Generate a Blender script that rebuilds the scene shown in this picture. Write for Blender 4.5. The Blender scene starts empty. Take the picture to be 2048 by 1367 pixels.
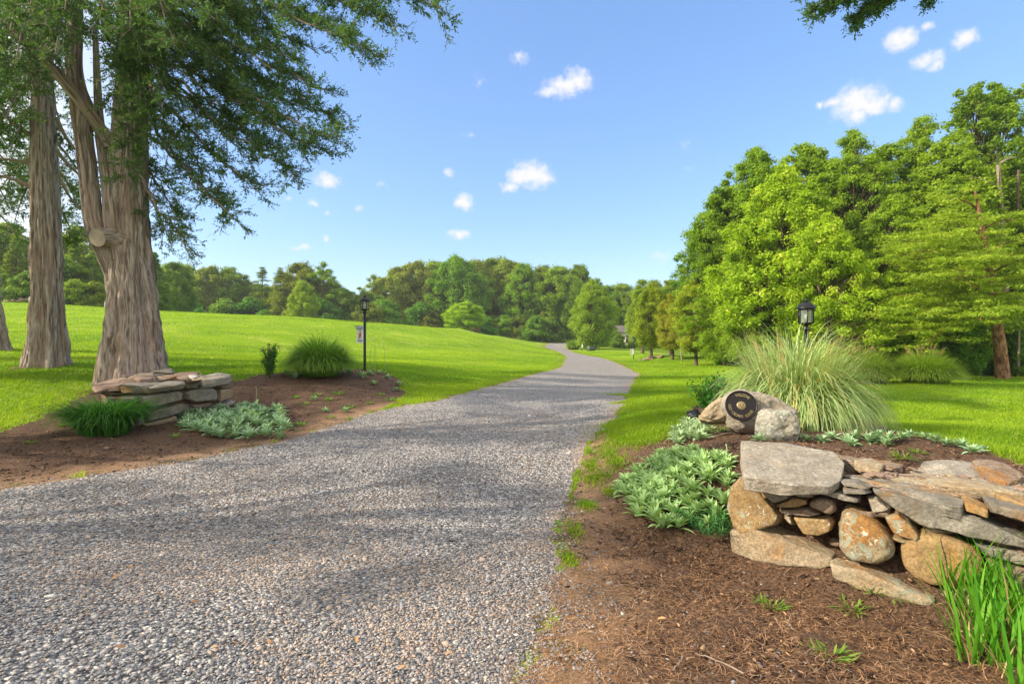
import bpy, math, random
import numpy as np
from mathutils import Vector, Matrix

# ============================================================ camera, sky, sun, exposure
S = bpy.context.scene
COL = S.collection
HOR, FPX = 665.0, 1024.0            # eye level row and focal length of the 2048 px wide photograph
CAM = np.array([0.0, 0.0, 1.55])
cam_data = bpy.data.cameras.new('camera'); cam = bpy.data.objects.new('camera', cam_data)
COL.objects.link(cam)
cam.location = CAM; cam.rotation_euler = (math.radians(90), 0, 0)
cam_data.sensor_width = 36; cam_data.lens = 18
cam_data.shift_y = (HOR - 683.5) / 2048.0
cam_data.clip_start = 0.05; cam_data.clip_end = 6000
S.camera = cam

SUN_AZ = math.atan2(-1.0, -0.22)      # azimuth from +Y towards +X
SUN_EL = math.radians(31)
world = bpy.data.worlds.new('World'); S.world = world; world.use_nodes = True
nt = world.node_tree; nt.nodes.clear()
def N(nt, typ, **kw):
    n = nt.nodes.new(typ)
    for k, v in kw.items():
        if k.startswith('i_'):
            key = k[2:]
            key = int(key) if key.isdigit() else key
            n.inputs[key].default_value = v
        else: setattr(n, k, v)
    return n
def Lk(nt, a, b): nt.links.new(a, b)
sky = N(nt, 'ShaderNodeTexSky', sky_type='NISHITA', sun_disc=False, sun_elevation=SUN_EL,
        sun_rotation=SUN_AZ, altitude=100, air_density=1.0, dust_density=0.8, ozone_density=2.0)
hsv = N(nt, 'ShaderNodeHueSaturation'); hsv.inputs['Saturation'].default_value = 1.3; hsv.inputs['Value'].default_value = 1.45
gam = N(nt, 'ShaderNodeGamma'); gam.inputs['Gamma'].default_value = 0.6
Lk(nt, sky.outputs[0], gam.inputs['Color']); Lk(nt, gam.outputs[0], hsv.inputs['Color'])
tc = N(nt, 'ShaderNodeTexCoord')
sep = N(nt, 'ShaderNodeSeparateXYZ'); Lk(nt, tc.outputs['Generated'], sep.inputs[0])
def M(nt, op, a, b=None, clamp=False):
    n = nt.nodes.new('ShaderNodeMath'); n.operation = op; n.use_clamp = clamp
    for i, v in enumerate((a, b)):
        if v is None: continue
        if isinstance(v, (int, float)): n.inputs[i].default_value = v
        else: nt.links.new(v, n.inputs[i])
    return n.outputs[0]
az = M(nt, 'ARCTAN2', sep.outputs[0], sep.outputs[1]); el = M(nt, 'ARCSINE', sep.outputs[2])
comb = N(nt, 'ShaderNodeCombineXYZ'); Lk(nt, az, comb.inputs[0]); Lk(nt, el, comb.inputs[1])
nz = N(nt, 'ShaderNodeTexNoise', i_Scale=26.0, i_Detail=5.0, i_Roughness=0.6); Lk(nt, comb.outputs[0], nz.inputs['Vector'])
nz2 = N(nt, 'ShaderNodeTexNoise', i_Scale=75.0, i_Detail=4.0, i_Roughness=0.6); Lk(nt, comb.outputs[0], nz2.inputs['Vector'])
off = N(nt, 'ShaderNodeVectorMath', operation='MULTIPLY_ADD'); Lk(nt, nz.outputs['Color'], off.inputs[0])
off.inputs[1].default_value = (0.034, 0.026, 0); off.inputs[2].default_value = (-0.017, -0.013, 0)
pos = N(nt, 'ShaderNodeVectorMath', operation='ADD'); Lk(nt, comb.outputs[0], pos.inputs[0]); Lk(nt, off.outputs[0], pos.inputs[1])
# small fair-weather clouds: direction (from photo pixel), half sizes in px, strength
CLOUDS = [(1130,175,40,16,1.0),(1155,163,26,22,1.0),(1100,184,22,9,.9),(1062,350,40,24,1.0),(1045,352,30,20,1.0),(1085,355,24,16,.9),(1022,374,20,10,.8),
 (656,362,28,13,.9),(929,406,19,15,1.0),(896,344,11,12,.6),(627,404,11,6,.6),(654,422,10,5,.5),(715,418,9,7,.5),(602,494,22,6,.7),(653,479,8,7,.6),
 (918,470,22,8,.8),(1040,118,18,9,.6),(960,160,10,9,.3),(767,371,12,6,.35),(575,402,9,5,.4),(1322,512,22,13,.4),(942,272,14,6,.25),
 (1715,205,50,28,1.0),(1745,212,44,18,1.0),(1668,205,28,9,.8),(1636,214,12,6,.7),(1790,208,18,12,.8),(1712,228,30,16,.9),
 (1797,80,34,18,1.0),(1815,74,26,16,.9),(1858,50,13,7,.8),(1926,78,26,18,1.0),(1852,121,32,13,.9),(1872,128,18,12,.8),(1368,290,12,7,.25),(1380,335,10,6,.25)]
acc = None
for (px, py, w, h, s) in CLOUDS:
    d = np.array([(px-1024)/FPX, 1.0, (HOR-py)/FPX]); d /= np.linalg.norm(d)
    a, e = math.atan2(d[0], d[1]), math.asin(d[2])
    hyp = 1.0/(1+((px-1024)/FPX)**2)
    sub = N(nt, 'ShaderNodeVectorMath', operation='SUBTRACT'); Lk(nt, pos.outputs[0], sub.inputs[0]); sub.inputs[1].default_value = (a, e, 0)
    mul = N(nt, 'ShaderNodeVectorMath', operation='MULTIPLY'); Lk(nt, sub.outputs[0], mul.inputs[0])
    mul.inputs[1].default_value = (FPX/(w*1.18*hyp), FPX/(h*1.25*math.sqrt(hyp)), 0)
    ln = N(nt, 'ShaderNodeVectorMath', operation='LENGTH'); Lk(nt, mul.outputs[0], ln.inputs[0])
    v = M(nt, 'MULTIPLY', M(nt, 'SUBTRACT', 1.12, ln.outputs['Value']), s)
    acc = v if acc is None else M(nt, 'MAXIMUM', acc, v)
den = M(nt, 'ADD', acc, M(nt, 'MULTIPLY', M(nt, 'SUBTRACT', nz2.outputs['Fac'], 0.5), 1.15))
mr = N(nt, 'ShaderNodeMapRange', interpolation_type='SMOOTHSTEP'); Lk(nt, den, mr.inputs[0])
mr.inputs[1].default_value = -0.05; mr.inputs[2].default_value = 1.0; mr.inputs[4].default_value = 0.95
front = M(nt, 'GREATER_THAN', sep.outputs[1], 0.0)
cf = M(nt, 'MULTIPLY', mr.outputs[0], front)
mixc = N(nt, 'ShaderNodeMix', data_type='RGBA'); Lk(nt, cf, mixc.inputs[0]); Lk(nt, hsv.outputs[0], mixc.inputs[6])
mixc.inputs[7].default_value = (3.1, 3.05, 3.15, 1)
# white added overhead and behind the viewer as fill light; pale sky far left
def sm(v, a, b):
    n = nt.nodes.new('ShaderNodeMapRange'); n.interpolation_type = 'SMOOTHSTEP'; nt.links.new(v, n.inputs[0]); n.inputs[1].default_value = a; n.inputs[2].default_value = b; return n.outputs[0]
fill_veil = M(nt, 'MAXIMUM', M(nt, 'MAXIMUM', sm(el, .72, 1.05), sm(sep.outputs[1], .12, -.25)), M(nt, 'MULTIPLY', sm(az, -.56, -.85), .85))
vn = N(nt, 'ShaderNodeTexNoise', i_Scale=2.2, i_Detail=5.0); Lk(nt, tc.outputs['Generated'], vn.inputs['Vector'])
fill_veil = M(nt, 'MULTIPLY', fill_veil, sm(vn.outputs['Fac'], .2, .5))
mixv = N(nt, 'ShaderNodeMix', data_type='RGBA'); Lk(nt, fill_veil, mixv.inputs[0]); mixv.inputs[7].default_value = (4.3, 4.15, 3.85, 1)
bg = N(nt, 'ShaderNodeBackground'); bg.inputs['Strength'].default_value = 0.15
tintn = N(nt, 'ShaderNodeMix', data_type='RGBA', blend_type='MULTIPLY'); tintn.inputs[0].default_value = 1; tintn.inputs[7].default_value = (.75, .845, 1.04, 1)
Lk(nt, hsv.outputs[0], tintn.inputs[6]); Lk(nt, tintn.outputs[2], mixc.inputs[6])
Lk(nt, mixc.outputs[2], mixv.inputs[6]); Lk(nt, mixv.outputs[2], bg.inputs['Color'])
wo = N(nt, 'ShaderNodeOutputWorld'); Lk(nt, bg.outputs[0], wo.inputs[0])

sd = bpy.data.lights.new('sun', 'SUN'); sd.energy = 3.5; sd.angle = math.radians(0.6); sd.color = (1.0, 0.87, 0.69)
sun = bpy.data.objects.new('sun', sd); COL.objects.link(sun)
sdir = Vector((math.sin(SUN_AZ)*math.cos(SUN_EL), math.cos(SUN_AZ)*math.cos(SUN_EL), math.sin(SUN_EL)))
sun.rotation_euler = sdir.to_track_quat('Z', 'Y').to_euler(); sun.location = (-30, 5, 30)
S.view_settings.view_transform = 'Standard'; S.view_settings.look = 'None'
S.view_settings.exposure = 1.15; S.view_settings.gamma = 1.0
S.cycles.max_bounces = 7; S.cycles.diffuse_bounces = 4; S.cycles.glossy_bounces = 2
S.cycles.transmission_bounces = 5; S.cycles.transparent_max_bounces = 6
S.cycles.caustics_reflective = False; S.cycles.caustics_refractive = False
S.cycles.use_denoising = True
try: S.cycles.use_adaptive_sampling = True; S.cycles.adaptive_threshold = 0.02
except Exception: pass

RNG = np.random.default_rng(7)
def rs(seed): return np.random.default_rng(seed)

# ============================================================ mesh helpers
def mk(name, V, F, mat, attrs=None, smooth=False, parent=None, loc=None, rot=None, link=True):
    V = np.ascontiguousarray(V, dtype=np.float32).reshape(-1, 3)
    Fs = F if isinstance(F, (list, tuple)) else [F]
    Fs = [np.ascontiguousarray(f, dtype=np.int32) for f in Fs if len(f)]
    me = bpy.data.meshes.new(name)
    nl = sum(f.size for f in Fs); nf = sum(len(f) for f in Fs)
    me.vertices.add(len(V)); me.vertices.foreach_set('co', V.ravel())
    me.loops.add(nl); me.loops.foreach_set('vertex_index', np.concatenate([f.ravel() for f in Fs]))
    sizes = np.concatenate([np.full(len(f), f.shape[1], np.int32) for f in Fs])
    starts = np.concatenate([[0], np.cumsum(sizes)[:-1]]).astype(np.int32)
    me.polygons.add(nf); me.polygons.foreach_set('loop_start', starts)
    me.update(calc_edges=True)
    if smooth: me.polygons.foreach_set('use_smooth', np.ones(nf, bool))
    for k, a in (attrs or {}).items():
        a = np.asarray(a, np.float32)
        if a.ndim == 1:
            at = me.attributes.new(k, 'FLOAT', 'POINT'); at.data.foreach_set('value', a)
        else:
            at = me.attributes.new(k, 'FLOAT_VECTOR', 'POINT'); at.data.foreach_set('vector', a.ravel())
    if mat: me.materials.append(mat)
    o = bpy.data.objects.new(name, me)
    if link: COL.objects.link(o)
    if parent is not None: o.parent = parent
    if loc is not None: o.location = loc
    if rot is not None: o.rotation_euler = rot
    return o
def tag(o, label=None, cat=None, group=None, kind=None):
    if label: o['label'] = label
    if cat: o['category'] = cat
    if group: o['group'] = group
    if kind: o['kind'] = kind
    return o
def empty(name, loc, rotz=0, label=None, cat=None, group=None):
    o = bpy.data.objects.new(name, None); COL.objects.link(o)
    o.location = [float(c) for c in loc]; o.rotation_euler = (0, 0, rotz); o.empty_display_size = 0.1
    return tag(o, label, cat, group)
def copy_tree(o, parent=None):
    c = o.copy(); COL.objects.link(c)
    if parent is not None: c.parent = parent
    for ch in o.children: copy_tree(ch, c)
    return c
class MB:
    "collects pieces (V, F, attribute dict) into one mesh"
    def __init__(s): s.V = []; s.F = {}; s.A = {}; s.n = 0
    def add(s, V, F, **A):
        V = np.asarray(V, float).reshape(-1, 3)
        for f in (F if isinstance(F, (list, tuple)) else [F]):
            f = np.asarray(f, np.int64)
            if len(f): s.F.setdefault(f.shape[1], []).append(f + s.n)
        s.V.append(V)
        for k, a in A.items(): s.A.setdefault(k, []).append(np.asarray(a, float))
        s.n += len(V); return s
    def build(s, name, mat, **kw):
        A = {k: np.concatenate(a) for k, a in s.A.items()}
        return mk(name, np.concatenate(s.V), [np.concatenate(f) for f in s.F.values()], mat, attrs=A, **kw)
def box(c, sx, sy, sz, R=None):
    v = np.array([[x, y, z] for x in (-.5, .5) for y in (-.5, .5) for z in (-.5, .5)]) * (sx, sy, sz)
    if R is not None: v = v @ np.asarray(R).T
    return v + np.asarray(c), np.array([[0,1,3,2],[4,6,7,5],[0,4,5,1],[2,3,7,6],[0,2,6,4],[1,5,7,3]])
def lathe(prof, n=24, c=(0,0,0), twist=0):
    prof = np.asarray(prof, float); k = len(prof); a = np.arange(n)/n*2*math.pi + twist
    V = np.stack([prof[:,None,0]*np.cos(a), prof[:,None,0]*np.sin(a), np.repeat(prof[:,1:2], n, 1)], -1).reshape(-1,3) + np.asarray(c)
    i = np.arange(k-1)[:,None]*n; j = np.arange(n)[None]; j2 = (j+1) % n
    F = np.stack([i+j, i+j2, i+n+j2, i+n+j], -1).reshape(-1,4)
    return V, F
def norm(v): return v / np.maximum(np.linalg.norm(v, axis=-1, keepdims=True), 1e-9)
def tube(P, r, n=8, closed_ends=True):
    P = np.asarray(P, float); r = np.broadcast_to(np.asarray(r, float), (len(P),)); k = len(P)
    T = np.gradient(P, axis=0); T = norm(T)
    up = np.array([0,0,1.0]) if abs(T[0][2]) < .9 else np.array([1.0,0,0])
    A = norm(np.cross(T, up)); 
    for i in range(1, k):
        a = A[i-1] - T[i]*np.dot(A[i-1], T[i]); A[i] = a/max(np.linalg.norm(a), 1e-6)
    B = np.cross(T, A); th = np.arange(n)/n*2*math.pi
    V = P[:,None] + r[:,None,None]*(np.cos(th)[None,:,None]*A[:,None] + np.sin(th)[None,:,None]*B[:,None])
    i = np.arange(k-1)[:,None]*n; j = np.arange(n)[None]; j2 = (j+1) % n
    F = np.stack([i+j, i+j2, i+n+j2, i+n+j], -1).reshape(-1,4)
    L = np.concatenate([[0], np.cumsum(np.linalg.norm(np.diff(P, axis=0), axis=1))])
    uv = np.stack([(r[:,None]*np.cos(th)[None]).ravel(), (r[:,None]*np.sin(th)[None]).ravel(), np.repeat(L, n)], -1)
    return V.reshape(-1,3), F, uv
def bez(p0, p1, p2, n=8):
    t = np.linspace(0, 1, n)[:,None]
    return (1-t)**2*np.asarray(p0) + 2*t*(1-t)*np.asarray(p1) + t**2*np.asarray(p2)
def vnoise(P, scale=1.0, seed=0, octaves=3):
    "smooth pseudo noise in about -1..1 from sums of sines"
    r = rs(seed); out = 0; amp = 1; tot = 0
    for o in range(octaves):
        for k in range(4):
            d = r.normal(size=P.shape[-1]); d /= np.linalg.norm(d)
            out = out + amp*np.sin(P @ d*scale*(2**o)*(1+.3*r.random()) + r.random()*6.28 + 1.3*np.sin(P @ r.normal(size=P.shape[-1])*scale*(2**o)*.6))
        tot += amp*2.2; amp *= .5
    return out/tot
def strips(P0, H, e0, e1, L, W, nseg=6, pw=1.3, fold=0.0, tip=1.0, wbase=.5, side=None, rnd=None, curl=0.0):
    """vectorised grass-like strips: base points P0, horizontal directions H (unit 2-vectors), elevation from e0 to e1 along the
    blade, lengths L, widths W. Returns V, F, per-vertex v (random per blade) and h (0..1 along the blade)."""
    n = len(P0); s = np.linspace(0, 1, nseg+1)
    e = e0[:,None] + (e1-e0)[:,None]*s[None]**pw
    az = np.arctan2(H[:,1], H[:,0])[:,None] + (curl if np.ndim(curl) == 0 else curl[:,None])*s[None]
    hx, hy = np.cos(az), np.sin(az)
    st = (L/nseg)[:,None]
    em = (e[:,1:]+e[:,:-1])/2; hxm = (hx[:,1:]+hx[:,:-1])/2; hym = (hy[:,1:]+hy[:,:-1])/2
    d = np.stack([np.cos(em)*hxm, np.cos(em)*hym, np.sin(em)], -1)*st[...,None]
    C = np.concatenate([np.zeros((n,1,3)), np.cumsum(d, 1)], 1) + P0[:,None]
    if side is None: sv = np.stack([-hy, hx, np.zeros_like(hx)], -1)
    else:
        sv0 = np.stack([-hy, hx, np.zeros_like(hx)], -1); nv = np.stack([-np.sin(e)*hx, -np.sin(e)*hy, np.cos(e)], -1)
        sv = sv0*np.cos(side)[:,None,None] + nv*np.sin(side)[:,None,None]
    prof = (wbase + (1-wbase)*np.sin(np.clip(s*1.6, 0, 1)*math.pi/2))*(1 - s**2.2*tip)
    w = W[:,None]*prof[None]*.5
    v = np.repeat((RNG.random(n) if rnd is None else rnd)[:,None], nseg+1, 1)
    hh = np.repeat(s[None], n, 0)
    if fold == 0:
        V = np.stack([C - sv*w[...,None], C + sv*w[...,None]], 2); m = 2
        base = np.arange(n)[:,None]*(nseg+1)*2 + np.arange(nseg)[None]*2
        F = np.stack([base, base+1, base+3, base+2], -1).reshape(-1,4)
    else:
        nv = np.stack([-np.sin(e)*hx, -np.sin(e)*hy, np.cos(e)], -1)
        V = np.stack([C - sv*w[...,None] + nv*(w*fold)[...,None], C, C + sv*w[...,None] + nv*(w*fold)[...,None]], 2); m = 3
        base = np.arange(n)[:,None]*(nseg+1)*3 + np.arange(nseg)[None]*3
        F = np.concatenate([np.stack([base, base+1, base+4, base+3], -1).reshape(-1,4), np.stack([base+1, base+2, base+5, base+4], -1).reshape(-1,4)])
    return V.reshape(-1,3), F, np.repeat(v.reshape(-1), m), np.repeat(hh.reshape(-1), m)
def leaves(C, Nrm, size, asp=.6, seed=0, axis=None):
    "one rhombic leaf (4 vertices, slightly folded) per centre"
    r = rs(seed); n = len(C); Nrm = norm(Nrm)
    t = r.normal(size=(n,3)) if axis is None else axis
    t = norm(t - Nrm*np.sum(t*Nrm, 1, keepdims=True)); b = np.cross(Nrm, t)
    size = np.broadcast_to(size, (n,))[:,None]
    V = np.stack([C - t*size*.5, C + b*size*asp*.5 + t*size*.05, C + t*size*.5 - Nrm*size*.12, C - b*size*asp*.5 + t*size*.05], 1)
    F = np.arange(n*4).reshape(-1,4)
    return V.reshape(-1,3), F

# ============================================================ terrain
# control points of the ground: photo pixel column, row and distance
CP = [(-900,1300,1.6),(1024,1367,2.261),(1024,1100,3.649),(300,1100,3.65),(300,950,5.57),(-400,1050,4.1),(1800,1200,2.98),(2048,1290,2.54),(1600,1300,2.5),
 (1465,1112,3.58),(1300,1070,3.9),(700,950,5.57),(1024,900,6.70),(1024,830,9.4),(1180,830,9.3),(700,832,9.3),(870,800,11),(1235,832,8.9),
 (60,855,8.0),(285,852,8.4),(470,812,10.1),(600,800,10.3),(640,752,12.5),(730,740,14),(800,768,13.3),(540,755,12),(265,762,11.3),(95,733,12.5),(0,700,17),
 (300,700,20),(600,700,30),(0,640,33),(0,605,50),(300,622,60),(600,635,64),(800,650,75),(1000,672,95),(930,662,105),
 (-500,605,45),(-500,760,11),(-800,640,30),(-500,900,6.5),
 (1080,745,22),(1278,748,26),(1130,720,43),(1200,715,50),(1267,718,47),(1115,703,70),(1165,702,77),(1095,690,98),(1110,680,130),(1137,680,130),(1000,705,45),(1000,740,24),
 (800,700,38),(1400,738,28),(1450,736,27),(1320,712,45),(1392,728,35),(1200,690,100),(1250,692,100),(1500,720,45),
 (1900,760,22),(2048,757,22),(1750,762,20),(1600,762,20),(1850,768,17),(2400,760,20),(2600,850,9),(1900,850,8.6),(1750,850,8.0),(2048,870,6.6),(2200,920,5.6),
 (1500,872,5.6),(1750,882,5.2),(2000,912,4.6),(1600,862,6.3),(1600,855,7.2),(1420,903,5.0),(1350,965,4.6),(1250,965,5.2),(1380,880,5.8),(1300,860,7.0),(1300,830,8.4),(1400,790,11),(1300,790,13),
 (1750,905,4.75),(1700,950,3.75),(1900,960,3.65),(2048,980,3.45),(2250,1010,3.2)]
cpw = []
for (px, py, Y) in CP: cpw.append(((px-1024)/FPX*Y, Y, CAM[2] - (py-HOR)/FPX*Y))
cpw += [(-60,-30,1.5),(0,-30,0),(60,-30,-2.5),(-5,-5,0.05),(4,-5,-.05),(-20,3,.6),(-14,-2,.3),(14,0,-.3),(0,1,0),(-60,60,5),(-60,20,3),(60,30,-3.5),(60,60,-4),(60,110,-3),(30,80,-2.6),(25,50,-1.9),
        (-45,85,3),(-45,130,-1),(-10,130,-1),(-110,130,-1),(-110,60,4),(12,160,.3),(60,160,-1),(0,220,0),(-100,220,0),(100,220,0),(110,40,-5),(110,100,-4)]
cpw = np.array(cpw)
def warp(xy):
    xy = np.asarray(xy, float)
    return np.stack([np.arcsinh(xy[...,0]/9)*9, np.arcsinh(xy[...,1]/9)*9], -1)
_cw = warp(cpw[:,:2])
def _phi(r): return np.sqrt(r*r + .6**2)*-1
_D = np.linalg.norm(_cw[:,None]-_cw[None], axis=-1)
_n = len(cpw)
_A = np.zeros((_n+3,_n+3)); _A[:_n,:_n] = _phi(_D) + np.eye(_n)*-0.02
_A[:_n,_n] = 1; _A[:_n,_n+1:] = _cw; _A[_n,:_n] = 1; _A[_n+1:,:_n] = _cw.T
_b = np.concatenate([cpw[:,2], [0,0,0]]); _w = np.linalg.solve(_A, _b)
def height(x, y):
    x = np.asarray(x, float); y = np.asarray(y, float); sh = np.broadcast(x, y).shape
    q = warp(np.stack(np.broadcast_arrays(x, y), -1).reshape(-1, 2)); out = np.empty(len(q))
    for i in range(0, len(q), 40000):
        qq = q[i:i+40000]; D = np.linalg.norm(qq[:,None]-_cw[None], axis=-1)
        out[i:i+40000] = _phi(D) @ _w[:_n] + _w[_n] + qq @ _w[_n+1:]
    R = np.hypot(x, y).reshape(-1); k = np.clip((R-180)/300, 0, 1)
    out = out*(1-k) + k*(-1.0)
    P = np.stack(np.broadcast_arrays(x, y), -1).reshape(-1, 2)
    out = out + .012*vnoise(P, 1.1, 3, 2)*np.clip(R/3,0,1) + .03*vnoise(P, .22, 4, 2)*np.clip((R-14)/10, 0, 1)
    return out.reshape(sh)
def hz(x, y): return float(height(np.array([x]), np.array([y]))[0])
def ray(px, py): return np.array([(px-1024)/FPX, 1.0, (HOR-py)/FPX])
def gnd(pts, ymax=60):
    "where the rays through photo pixels meet the ground"
    pts = np.atleast_2d(np.asarray(pts, float)); out = np.zeros((len(pts), 3))
    Y = np.exp(np.linspace(math.log(1.2), math.log(ymax), 420))
    for i, (px, py) in enumerate(pts):
        d = ray(px, py); z = CAM[2] + d[2]*Y; g = height(d[0]*Y, Y); k = np.argmax(z <= g)
        if z[k] > g[k]: k = len(Y)-1
        k = max(k, 1); a = (z[k-1]-g[k-1]); b = (z[k]-g[k]); t = a/(a-b) if a != b else 0
        y = Y[k-1] + (Y[k]-Y[k-1])*min(max(t,0),1); out[i] = (d[0]*y, y, hz(d[0]*y, y))
    return out
def at(px, Y): x = (px-1024)/FPX*Y; return np.array([x, Y, hz(x, Y)])
def pix(px, py, Y): return np.array([(px-1024)/FPX*Y, Y, CAM[2] + (HOR-py)/FPX*Y])
def onplane(px, py, P0, n):
    d = ray(px, py); t = np.dot(np.asarray(P0)-CAM, n)/np.dot(d, n); return CAM + d*t

def sdf(P, poly):
    "signed distance (negative inside) of points P (n,2) to a closed polygon"
    poly = np.asarray(poly, float)[:, :2]; out = np.full(len(P), 1e9); ins = np.zeros(len(P), bool)
    for i in range(len(poly)):
        a, b = poly[i], poly[(i+1) % len(poly)]; e = b-a; w = P-a
        t = np.clip((w @ e)/max(e @ e, 1e-9), 0, 1); out = np.minimum(out, np.linalg.norm(w - t[:,None]*e, axis=1))
        c = ((a[1] > P[:,1]) != (b[1] > P[:,1])) & (P[:,0] < (b[0]-a[0])*(P[:,1]-a[1])/((b[1]-a[1]) if abs(b[1]-a[1]) > 1e-12 else 1e-12) + a[0])
        ins ^= c
    return np.where(ins, -out, out)
_le = gnd([(0,975),(200,945),(390,915),(600,870),(700,835),(870,800),(980,772)])[:, :2]
_re = gnd([(1250,795),(1235,832),(1200,865),(1172,900),(1150,960),(1120,1050),(1125,1120),(1115,1200),(1075,1300),(1030,1360)])[:, :2]
ROAD = np.vstack([[-30,-8],[-30,3.4],[-12,4.2],_le,[(1080-1024)/FPX*22,22],[3.0,31],[4.45,43],[5.6,52],[6.3,71],[5.5,87],[7.3,105],[10.9,130],[14,165],
                  [18,165],[14.4,130],[9.6,92],[8.4,68],[8.75,52],[8.3,42],[7.5,34],[6.9,29],[6.45,26],[5.9,23.8],[5.2,21.5],_re,[-.2,1.6],[-.4,0.5],[-.4,-8]])
LBED = np.vstack([[-16,4.6],[-14,6.2],gnd([(-150,900),(0,866),(60,845),(110,822),(185,785)])[:, :2],gnd([(300,770)])[:, :2]+[0,.4],gnd([(470,764),(520,748),(600,744),(720,738),(772,744),(800,762),(806,785),(790,803),
                  (740,822),(700,838),(600,872),(390,918),(200,948),(0,978)])[:, :2],[-12,4.2]])
RBED = np.vstack([_re[2:],[-.2,1.4],[0,-6],[7,-6],gnd([(2300,1010)])[:, :2],gnd([(2150,965),(2048,932),(1980,905),(1900,885),(1800,862),(1720,835)])[:, :2],[4.6,7.6],[3.4,8.0],gnd([(1420,800),(1388,815),(1380,838),(1350,862),(1300,874),(1250,884)])[:, :2]])
def masks(x, y):
    P = np.stack([x, y], -1)
    rd = sdf(P, ROAD); lb = sdf(P, LBED); rb = sdf(P, RBED)
    n1 = vnoise(P, 4.0, 11, 3); n2 = vnoise(P, 14.0, 12, 2); R = np.hypot(x, y)
    far = np.clip(1.2 - R/40, .25, 1)
    rd = rd + (.10*n1 + .05*n2)*far; lb = lb + .07*n1 + .03*n2; rb = rb + .09*n1 + .04*n2
    return rd, lb, rb

# ============================================================ materials
def new_mat(name):
    m = bpy.data.materials.new(name); m.use_nodes = True; t = m.node_tree; t.nodes.clear(); return m, t
def rgb(c): return (c[0], c[1], c[2], 1.0)
def mixn(t, fac, a, b, blend='MIX'):
    n = t.nodes.new('ShaderNodeMix'); n.data_type = 'RGBA'; n.blend_type = blend
    for i, v in ((0, fac), (6, a), (7, b)):
        if isinstance(v, (int, float)): n.inputs[i].default_value = v
        elif isinstance(v, tuple): n.inputs[i].default_value = rgb(v)
        else: t.links.new(v, n.inputs[i])
    return n.outputs[2]
def ramp(t, fac, stops, interp='LINEAR'):
    n = t.nodes.new('ShaderNodeValToRGB'); n.color_ramp.interpolation = interp; e = n.color_ramp.elements
    while len(e) > len(stops): e.remove(e[-1])
    while len(e) < len(stops): e.new(.5)
    for el_, (p, c) in zip(e, stops): el_.position = p; el_.color = rgb(c) if not isinstance(c, (int, float)) else (c, c, c, 1)
    t.links.new(fac, n.inputs[0]); return n.outputs[0]
def noise(t, vec, scale, detail=4, rough=.6, dist=0):
    n = N(t, 'ShaderNodeTexNoise'); n.inputs['Scale'].default_value = scale; n.inputs['Detail'].default_value = detail
    n.inputs['Roughness'].default_value = rough; n.inputs['Distortion'].default_value = dist
    if vec is not None: t.links.new(vec, n.inputs['Vector'])
    return n.outputs['Fac'], n.outputs['Color']
def mrange(t, v, a, b, c=0.0, d=1.0, smooth=True):
    n = N(t, 'ShaderNodeMapRange'); n.interpolation_type = 'SMOOTHSTEP' if smooth else 'LINEAR'
    t.links.new(v, n.inputs[0])
    for i, q in ((1,a),(2,b),(3,c),(4,d)): n.inputs[i].default_value = q
    return n.outputs[0]
def attr(t, name, out='Fac'): n = N(t, 'ShaderNodeAttribute', attribute_name=name); return n.outputs[out]
def objpos(t): return N(t, 'ShaderNodeTexCoord').outputs['Object']
def worldpos(t): return N(t, 'ShaderNodeNewGeometry').outputs['Position']
def scalev(t, v, s):
    n = N(t, 'ShaderNodeVectorMath', operation='MULTIPLY'); t.links.new(v, n.inputs[0]); n.inputs[1].default_value = s; return n.outputs[0]
def principled(t, col, rough=.9, spec=.3, bump=None, bstr=.5, bdist=.01, normal=None, metal=0, sheen=0):
    p = N(t, 'ShaderNodeBsdfPrincipled')
    for key, v in (('Base Color', col), ('Roughness', rough), ('Specular IOR Level', spec), ('Metallic', metal)):
        if isinstance(v, tuple): p.inputs[key].default_value = rgb(v)
        elif isinstance(v, (int, float)): p.inputs[key].default_value = v
        else: t.links.new(v, p.inputs[key])
    if sheen: p.inputs['Sheen Weight'].default_value = sheen
    if bump is not None:
        b = N(t, 'ShaderNodeBump'); b.inputs['Strength'].default_value = bstr; b.inputs['Distance'].default_value = bdist
        t.links.new(bump, b.inputs['Height']); t.links.new(b.outputs[0], p.inputs['Normal'])
    return p
def finish(t, sh): o = N(t, 'ShaderNodeOutputMaterial'); t.links.new(sh, o.inputs[0])
def leaf_mat(name, dark, light, accent=None, acc=0.0, transl=.45, use_h=False, tipcol=None, tint=True, spec=.25, rough=.6, hrange=(.5,1.0)):
    "foliage: colour varies per leaf (attribute v) and per plant (object colour), part of the light passes through"
    m, t = new_mat(name)
    v = attr(t, 'v')
    stops = [(0.0, dark), (1.0, light)]
    col = ramp(t, v, stops)
    if accent is not None:
        col = mixn(t, mrange(t, v, 1-acc, 1-acc+.02), col, accent)
    if tipcol is not None:
        col = mixn(t, mrange(t, attr(t, 'h'), hrange[0], hrange[1]), col, tipcol)
    if tint:
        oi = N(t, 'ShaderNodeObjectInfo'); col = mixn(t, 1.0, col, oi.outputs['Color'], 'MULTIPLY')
    d = principled(t, col, rough, spec)
    tr = N(t, 'ShaderNodeBsdfTranslucent')
    tcol = mixn(t, 1.0, col, (1.25, 1.2, .55), 'MULTIPLY'); t.links.new(tcol, tr.inputs['Color'])
    mx = N(t, 'ShaderNodeMixShader'); mx.inputs[0].default_value = transl
    t.links.new(d.outputs[0], mx.inputs[1]); t.links.new(tr.outputs[0], mx.inputs[2]); finish(t, mx.outputs[0]); return m
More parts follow.
